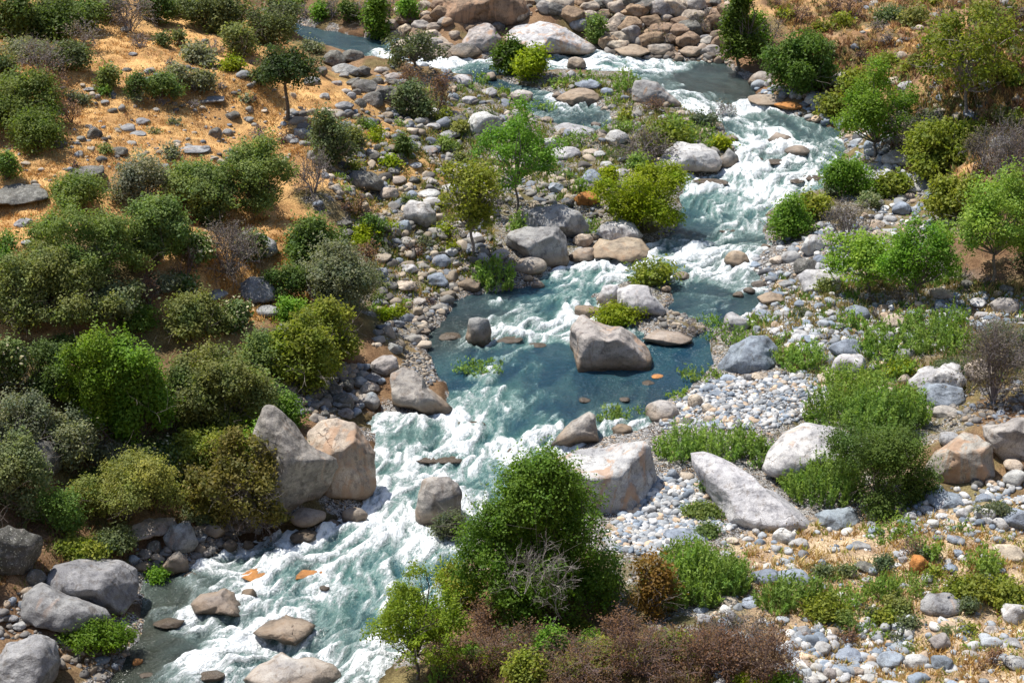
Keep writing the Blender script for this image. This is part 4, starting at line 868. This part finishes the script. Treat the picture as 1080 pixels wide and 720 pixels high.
plant(915,310,78,66,'GRN','light green spreading sapling beside the smooth white boulder',name='young_tree',cat='tree',trunk=True,crown=.9,dens=.5,lobes=26,cc=(.21,.33,.045))
plant(98,462,58,112,'GRN','tall yellow-green poplar-like shrub in the left thicket',name='young_tree',cat='tree',cc=(.19,.28,.025),lobes=26)
plant(145,478,76,128,'GRN','tallest bright green tree in the left thicket',name='young_tree',cat='tree',cc=(.155,.25,.024),lobes=34)
plant(132,560,108,80,'OLV','broad feathery olive shrub above the tan ledge',cc=(.26,.275,.07),lobes=18)
plant(104,694,64,44,'GRN','bright green bush below the cracked grey dome',cc=(.14,.24,.018))
plant(252,560,96,94,'SPR','tangled yellow-leaved vine thicket with bare twigs over the left bank',dens=.45,cc=(.20,.16,.045))
plant(262,568,70,60,'TWG','bare brown twigs hanging below the vine thicket',dens=1.3)
plant(274,506,54,62,'GRN')
plant(300,452,44,34,'GRN')
plant(288,490,38,46,'SPR',cc=(.15,.20,.035))
plant(240,296,56,54,'TWG','dead pale tangle of branches on the hillside',dens=1.6)
plant(355,333,86,72,'GRY','round grey sage bush above the cobble slope',lobes=12)
plant(328,294,62,62,'OAK','dark green bush beside the grey sage bush')
plant(37,160,62,48,'OLV','front half of the domed green shrub pair on the terrace',cc=(.12,.165,.035),lobes=14)
plant(22,140,84,60,'OLV','back half of the domed green shrub pair on the terrace',cc=(.13,.17,.04),lobes=18)
plant(928,542,112,92,'OLV','broad green bush under the orange-faced angular block',cc=(.10,.155,.035),lobes=22)
plant(1052,432,66,78,'TWG','bare thorny bush behind the pale boulders at the right edge',dens=1.3)
plant(690,655,36,66,'SPR','orange-leaved sapling beside the big alder',cc=(.26,.15,.04),dens=.5)
PL = """5 192 24 34 OLV;112 94 22 24 OLV;139 102 26 23 OAK;168 105 38 30 OLV;188 92 24 24 GRY;209 98 30 24 GRY;70 74 50 28 OLV;8 80 20 20 OLV;55 104 36 32 RST;42 80 44 34 TWG;75 131 24 22 RST;16 48 44 52 OAK;50 46 56 46 OAK;90 36 50 36 OAK;28 62 62 20 GRY;15 36 18 24 RST;85 54 34 28 TWG;135 36 50 42 TWG;165 26 32 28 OAK;215 34 48 40 OAK;245 40 42 46 OLV;172 50 16 16 OLV;189 50 16 16 OLV;147 52 18 14 TWG;212 70 34 22 GRY;228 58 20 14 TWG;255 64 36 36 OLV;245 76 24 16 YEL;285 52 42 52 OLV;296 30 30 32 OLV;276 90 26 20 OAK;335 24 18 24 GRN;430 26 22 26 GRN;370 24 18 22 OAK;350 20 18 22 TWG;110 20 50 22 OLV;190 16 40 20 OLV;60 16 50 20 OAK
462 124 24 40 RST;436 128 34 46 OLV;428 100 34 28 RST;628 50 22 34 OLV;640 28 30 14 TWG;700 46 44 18 TWG;742 34 30 22 TWG;810 50 30 26 TWG;840 60 22 16 OLV;900 206 52 46 GRN;830 256 46 46 GRN;893 262 52 44 TWG;860 230 30 24 SPR;1000 190 84 60 SPR;962 165 56 42 TWG;1062 210 56 72 TWG;1010 230 60 40 SPR;1040 180 40 40 TWG;945 205 30 20 SPR;880 125 36 24 SPR;905 100 30 22 SPR;985 140 36 22 SAG
680 172 62 34 TWG;700 160 50 30 SPR;732 152 52 24 FEA;650 142 26 18 FEA;762 160 20 16 YEL;660 97 32 22 FEA;625 88 40 14 FEA;590 92 22 12 FEA;576 116 16 10 FEA;646 112 22 13 FEA;610 154 28 18 FEA;690 118 24 14 RST;760 122 30 12 TWG;715 132 30 12 FEA;507 88 20 12 FEA;492 96 18 9 FEA;530 100 18 9 FEA;640 198 20 20 YEL;612 206 16 18 FEA;545 248 24 22 FEA;520 302 44 32 FEA;620 248 24 20 FEA;470 160 26 14 OLV;423 166 18 26 OAK;484 140 20 12 OLV
84 222 60 42 OLV;92 302 112 86 OLV;162 285 62 76 OLV;210 232 84 66 OLV;152 222 62 56 GRY;266 232 76 84 OLV;226 244 42 34 OAK;187 232 26 24 RST;62 352 112 82 OLV;18 356 54 76 OLV;112 340 64 46 OLV;200 366 72 56 OLV;157 324 20 28 RST;196 296 28 30 RST;205 278 32 30 BUC;265 278 30 34 BUC;300 318 42 40 OAK;378 332 30 50 TWG;330 208 48 44 TWG;350 180 46 56 OLV;372 160 26 26 OLV;232 460 104 96 OLV;272 446 62 54 OLV;272 400 50 46 OLV;165 514 92 48 BUC;226 508 74 56 SPR;245 470 44 40 SPR;14 412 34 52 BUC;20 478 62 64 GRY;76 496 52 62 GRY;20 548 62 84 OLV;62 566 50 54 OLV;322 408 60 72 SPR;348 380 50 60 SPR;75 588 66 18 SPR;256 536 50 50 SPR;286 378 32 26 SAG;250 350 34 30 BUC;55 430 60 60 OAK;195 440 40 56 OAK;120 420 50 60 OAK;310 346 40 34 GRN;165 612 22 14 GRN;250 410 40 30 OLV;390 290 26 30 RST;392 248 26 26 OLV;382 228 24 22 RST;100 526 54 30 OAK
545 714 82 54 RST;612 722 86 52 RST;676 722 78 60 RST;748 722 84 58 RST;806 720 66 56 RST;560 722 40 36 SPR;640 712 44 34 SPR;696 700 38 30 SPR;500 722 50 30 RST;486 640 44 44 SPR;470 690 54 40 RST;520 668 50 40 RST;452 668 30 30 GRN;470 724 40 26 FEA;780 690 60 40 TWG;585 700 36 40 GRN;655 690 40 44 RST
716 484 50 38 FEA;752 486 56 38 FEA;786 478 40 32 FEA;810 492 36 28 FEA;848 388 44 32 FEA;828 384 26 22 FEA;885 452 66 44 FEA;930 452 72 50 FEA;900 420 60 38 FEA;960 452 44 40 FEA;872 530 76 52 FEA;845 520 40 32 FEA;925 378 40 34 FEA;900 350 36 22 FEA;955 352 40 26 FEA;985 375 62 36 FEA;1002 350 40 26 FEA;940 398 44 28 FEA;950 395 24 14 YEL;1015 372 34 26 FEA;735 632 66 52 FEA;700 642 46 42 FEA;768 626 48 46 FEA;728 606 54 40 FEA;745 568 34 15 OLV;750 522 38 22 OLV;748 548 46 18 OLV;824 644 50 38 FEA;860 640 30 34 FEA;895 640 36 24 FEA;930 632 34 28 FEA;965 628 46 24 FEA;505 396 50 20 FEA;645 446 30 22 FEA;672 440 18 14 FEA;738 404 44 18 FEA;768 360 44 20 FEA;800 346 30 18 FEA;716 420 26 12 FEA;785 366 24 14 FEA;750 345 36 14 FEA;725 350 30 12 TWG;820 366 30 14 FEA;870 308 22 14 OLV;945 565 40 22 FEA;968 578 20 16 FEA;1050 545 34 16 SAG;1040 605 34 30 FEA;985 590 16 22 FEA;1020 635 40 26 SPR;870 655 44 26 SPR;1065 640 36 24 SPR;836 560 14 12 TWG;1000 400 40 22 SAG;1040 372 50 34 TWG;1065 380 40 40 SAG;565 566 24 30 GRN;475 575 34 36 SAG;640 640 24 30 RST"""
for ln in PL.split('\n'):
    for e in ln.split(';'):
        a = e.split(); x, y, w, h = map(float, a[:4])
        kw = {}
        if a[4] in ('OLV', 'OAK') and x < 300 and y < 120 and random.random() < .5: kw['cc'] = (.15, .175, .07)
        plant(x, y, w, h, a[4], **kw)
FILL = [([(0,215),(190,235),(300,300),(335,400),(285,540),(0,600)],44,22,46,'OLV OLV OAK GRY GRN OLV BUC SPR'),
 ([(540,0),(790,0),(760,42),(600,28)],26,9,24,'TWG RST OLV TWG SAG'), ([(290,0),(470,0),(400,22),(300,12)],9,10,22,'OLV GRN TWG OAK'),
 ([(800,0),(1080,0),(1080,150),(920,110)],30,8,22,'OLV SPR TWG RST OLV'), ([(330,140),(480,120),(540,210),(530,290),(400,340)],34,8,20,'OLV SPR FEA RST YEL GRY'),
 ([(480,95),(640,90),(760,130),(640,215),(520,200)],34,8,24,'FEA FEA OLV SPR SAG TWG'), ([(800,180),(1080,190),(1080,330),(830,340)],30,10,26,'SPR OLV FEA TWG SAG'),
 ([(820,560),(1080,540),(1080,715),(860,715)],26,9,24,'FEA SPR OLV SAG RST'), ([(60,50),(390,40),(400,140),(80,190)],22,7,16,'TWG RST OLV GRY'), ([(450,640),(830,680),(830,720),(450,720)],18,16,30,'SPR GRN RST YEL')]
rf = np.random.default_rng(99)
for poly, n, s0, s1, kinds in FILL:
    K_ = kinds.split(); Q = in_zone(poly, n*8); k = 0
    for x, y in Q:
        if k >= n: break
        w_ = rf.uniform(s0, s1)
        if any(t_[1] == 'plant' and ((x-t_[3])/(t_[5]*.5+w_*.3))**2+((y-t_[4])/(t_[6]*.5+w_*.2))**2 < .8 for t_ in THINGS): continue
        if any(t_[1] != 'plant' and t_[5] > 15 and abs(x-t_[3]) < t_[5]*.5+w_*.3 and -w_*.7 < y-t_[4] < t_[6]*.5+w_*1.0 for t_ in THINGS): continue
        P0 = hit(x, y+w_*.2)[0]
        if float(lookup(DG, P0[0], P0[1])) < .6: continue
        plant(x, y+w_*.35, w_*rf.uniform(1, 1.3), w_*rf.uniform(.6, .95), K_[rf.integers(len(K_))]); k += 1
for x_, y_, w_, h_, k_ in [(522,704,26,20,'YEL'),(575,694,26,20,'SPR'),(618,684,24,18,'GRN'),(664,704,26,18,'YEL'),(720,692,26,20,'SPR'),(768,702,22,16,'GRN'),(598,712,24,16,'SPR'),(640,690,20,14,'YEL'),(548,684,24,18,'GRN'),
    (-22,300,70,60,'OLV'),(-30,420,64,60,'OAK'),(-28,520,60,60,'OLV'),(-26,90,50,40,'OLV'),(1104,300,60,60,'SAG'),(1108,200,60,60,'TWG'),(1110,560,50,30,'FEA'),(1110,410,56,50,'TWG'),(1115,660,50,30,'SPR'),(-30,620,50,40,'GRY'),(-60,240,60,50,'OLV'),(1130,90,50,40,'SPR')]:
    plant(x_, y_, w_, h_, k_)
# the dead branches inside the alder
_a = [t[0] for t in THINGS if t[0].name.startswith('alder_tree')][0]
r = np.random.default_rng(5); seg = []
for k in range(7):
    sg, tp = twig_tree((r.uniform(-.9, .9), -2.6+r.uniform(-.2, .3), r.uniform(.5, 3.0)), r, 1.7, 1.6, .016, 4, 3, 2, .9); seg += sg
Vb, Fb = tubes(seg, 3); q = link('dead_branch', mesh_np('dead_branch', Vb, Fb, None, True, [M_BARK]), _a, label='bare pale grey dead branches'); q.color = (.27, .24, .22, 1)

# ------------------------------------------------------------------ grass (stuff)
GZ = [([(-160,20),(240,40),(340,90),(400,90),(400,170),(300,190),(110,180),(60,250),(0,310),(-160,320)],25000,.05,.19,[((.62,.39,.16),4),((.56,.32,.11),3),((.66,.50,.24),2),((.38,.22,.12),1)]),
      ([(790,-20),(1240,-20),(1240,260),(1080,230),(960,180),(900,130),(870,80)],12500,.15,.5,[((.36,.20,.10),4),((.56,.38,.15),2),((.13,.15,.05),2),((.26,.15,.09),3)]),
      ([(780,560),(1080,530),(1220,530),(1220,780),(850,760),(800,640)],8000,.06,.28,[((.62,.48,.22),4),((.50,.32,.12),3),((.34,.36,.08),2)]),
      ([(200,230),(330,230),(330,340),(230,340)],1100,.12,.3,[((.60,.38,.14),4),((.52,.28,.09),3)]),
      ([(330,150),(480,130),(500,200),(540,290),(400,330),(380,250)],4200,.08,.3,[((.42,.33,.11),2),((.24,.26,.06),3),((.16,.2,.04),2),((.45,.28,.1),2)]),
      ([(440,90),(640,80),(770,130),(700,170),(560,240),(480,160)],4200,.1,.38,[((.16,.24,.05),4),((.30,.30,.08),2),((.36,.28,.12),2)]),
      ([(790,290),(1080,300),(1080,400),(900,440),(790,350)],4200,.1,.40,[((.16,.25,.05),4),((.34,.28,.12),2),((.45,.33,.14),1)]),
      ([(-140,330),(280,400),(300,430),(160,600),(-140,640)],3200,.1,.3,[((.24,.15,.08),3),((.14,.14,.05),2),((.38,.22,.09),1)]),
      ([(460,690),(820,650),(900,780),(420,780)],3200,.1,.35,[((.22,.13,.09),3),((.30,.22,.10),2),((.2,.2,.05),1)])]
bV, bT = [], []
for poly, n, h0, h1, pal in GZ:
    Q = in_zone(poly, n); P = hits(Q[:, 0], Q[:, 1]); P = P[(lookup(DG, P[:, 0], P[:, 1]) > .3) & keep_off(P, .7)]
    dens = fbm(P[:, :2]*.35, 3, 55); P = P[dens > rng.uniform(-.75, .25, len(P))]
    cols = np.array([c for c, _ in pal]); wt = np.array([w for _, w in pal]); wt = wt/wt.sum()
    nb = 7; n = len(P); hh = np.repeat(h0+(h1-h0)*rng.random(n)**1.8, nb); p = np.repeat(P, nb, 0) + np.c_[rng.normal(size=(n*nb, 2))*.10, np.full(n*nb, -.03)]
    a = rng.uniform(0, 6.28, n*nb); wd = hh*.13+.012; ln = rng.normal(size=(n*nb, 2))*(hh*.45)[:, None]
    s = np.c_[np.cos(a), np.sin(a), np.zeros(n*nb)]*wd[:, None]
    bV.append(np.stack([p-s, p+s, p+np.c_[ln, hh]], 1).reshape(-1, 3))
    patch = np.clip(np.floor((noise(P[:, :2]*.5, 66)*.5+.5+rng.normal(size=n)*.12)*len(cols)), 0, len(cols)-1).astype(int)
    ci = np.where(rng.random(n) < .5, patch, rng.choice(len(cols), n, p=wt))
    bT.append(np.repeat(np.repeat(cols[ci], nb, 0)*rng.uniform(.75, 1.2, (n*nb, 1)), 3, 0))
bV = np.vstack(bV); link('grass', mesh_np('grass', bV, np.arange(len(bV)).reshape(-1, 3), {'tint': np.vstack(bT)}, False, [M_BLADE]), kind='stuff', label='dry orange and green grass tufts on the banks')

# ------------------------------------------------------------------ labels that single each thing out
LM = [((641,366),'the huge mid-river boulder'),((438,414),'the pale wedge boulder'),((505,352),'the upright grey block'),((567,258),'the blocky bank boulder'),((652,263),'the saddle-backed boulder'),((675,318),'the paired midstream boulders'),
 ((727,168),'the whaleback boulder'),((692,100),'the grey hump boulder'),((791,376),'the speckled blue boulder'),((606,456),'the fin-shaped boulder'),((640,505),'the rust-streaked boulder'),((465,533),'the rounded boulder by the alder'),
 ((795,522),'the leaning pale slab'),((860,477),'the smooth pale dome'),((1018,486),'the orange-faced block'),((990,405),'the pitted white boulder'),((883,547),'the blue angular block'),((992,637),'the grey loaf boulder'),((358,488),'the cracked bank boulder'),
 ((310,495),'the overhanging lichened boulder'),((85,628),'the cracked grey dome'),((268,308),'the lichened hill dome'),((313,350),'the perched flat boulder'),((443,227),'the pale oval boulder'),((386,192),'the dark slab boulder'),((20,205),'the long dark slab'),
 ((303,95),'the lone dark tree'),((572,570),'the big alder'),((680,213),'the round yellow-green willow'),((545,170),'the slender young tree'),((498,220),'the yellow willow sapling'),((440,55),'the leaning grey willow'),((396,22),'the pointed green tree'),
 ((778,35),'the tall dark tree'),((846,68),'the round right-bank tree'),((922,123),'the leafy rapids tree'),((1016,70),'the pale-trunked sycamore'),((1046,245),'the broad light willow'),((940,280),'the leafy saplings'),((30,120),'the domed shrub pair'),
 ((145,415),'the tallest thicket tree'),((132,520),'the feathery olive shrub'),((355,297),'the round grey sage'),((240,270),'the dead tangle'),((252,515),'the hanging vine thicket'),((300,663),'the pyramid-topped boulder'),((230,638),'the fractured foam boulder'),
 ((305,708),'the splashed bottom boulder'),((295,606),'the orange wet rocks'),((510,10),'the brown bedrock bulge'),((582,40),'the streaked bedrock slab'),((862,298),'the smooth white boulder'),((510,132),'the pale flat-head boulder'),((440,664),'the young yellow-green alder'),
 ((168,85),'the terrace bush trio'),((535,62),'the dark round tree'),((1052,395),'the bare thorny bush'),((928,497),'the broad green bush'),((95,260),'the hillside oak mass'),((822,150),'the pale midstream pair')]
lmx = np.array([p for p, _ in LM], float)
def rel(px, py, i):
    dx, dy = px-lmx[i, 0], py-lmx[i, 1]
    if abs(dy) > abs(dx)*.9: return 'below' if dy > 0 else 'above'
    return 'to the right of' if dx > 0 else 'to the left of'
def order_near(px, py, k): 
    d = np.hypot(lmx[:, 0]-px, (lmx[:, 1]-py)*1.25); j = np.argsort(d); j = j[d[j] > 7]; return j[k]
auto = {}
for tng in THINGS:
    o, kind, adj, px, py, w, h, lab = tng
    if lab: o['label'] = lab; continue
    what = adj if kind == 'plant' else f"{adj} {kind.replace('_', ' ')}"
    i = order_near(px, py, 0)
    if len((what+' '+rel(px, py, i)+' '+LM[i][1]).split()) > 11: what = ' '.join(what.split()[1:])
    if len((what+' '+rel(px, py, i)+' '+LM[i][1]).split()) > 11: what = ' '.join(what.split()[1:])
    auto.setdefault((what, rel(px, py, i), LM[i][1]), []).append(tng)
ORD = ['first', 'second', 'third', 'fourth', 'fifth', 'sixth', 'seventh', 'eighth', 'ninth', 'tenth', 'eleventh', 'twelfth', 'thirteenth', 'fourteenth', 'fifteenth', 'sixteenth', 'seventeenth', 'eighteenth', 'nineteenth', 'twentieth']
for (what, rl, lm), L in auto.items():
    L.sort(key=lambda q: q[3]); n = len(L)
    for k, q in enumerate(L):
        if n == 1: s = f'{what} {rl} {lm}'
        elif n == 2: s = f"{what} {rl} {lm}, {'left' if k == 0 else 'right'} one of two"
        elif n == 3: s = f"{what} {rl} {lm}, {('leftmost', 'middle', 'rightmost')[k]} of three"
        else: s = f'{what} {rl} {lm}, {ORD[min(k, 19)]} from left'
        while len(s.replace('-', ' ').split()) > 16: s = ' '.join(s.split()[1:])
        q[0]['label'] = s
used = {}
for tng in THINGS:
    o = tng[0]; nm = tng[1]; used.setdefault(o['label'], []).append(o)
    y = tng[4]; x = tng[3]
    reg = 'on the left hillside' if x < 330 else 'in the mid-river' if x < 700 else 'on the right bank'
    o['group'] = ('plants ' if nm == 'plant' else 'stones ') + reg
dup = {k: v for k, v in used.items() if len(v) > 1}
print('THINGS', len(THINGS), 'boulders', sum(t[1] == 'boulder' for t in THINGS), 'rocks', sum(t[1] == 'rock' for t in THINGS), 'plants', sum(t[1] == 'plant' for t in THINGS), 'dup labels', len(dup), list(dup)[:5], 'longest', max(len(t[0]['label'].split()) for t in THINGS))
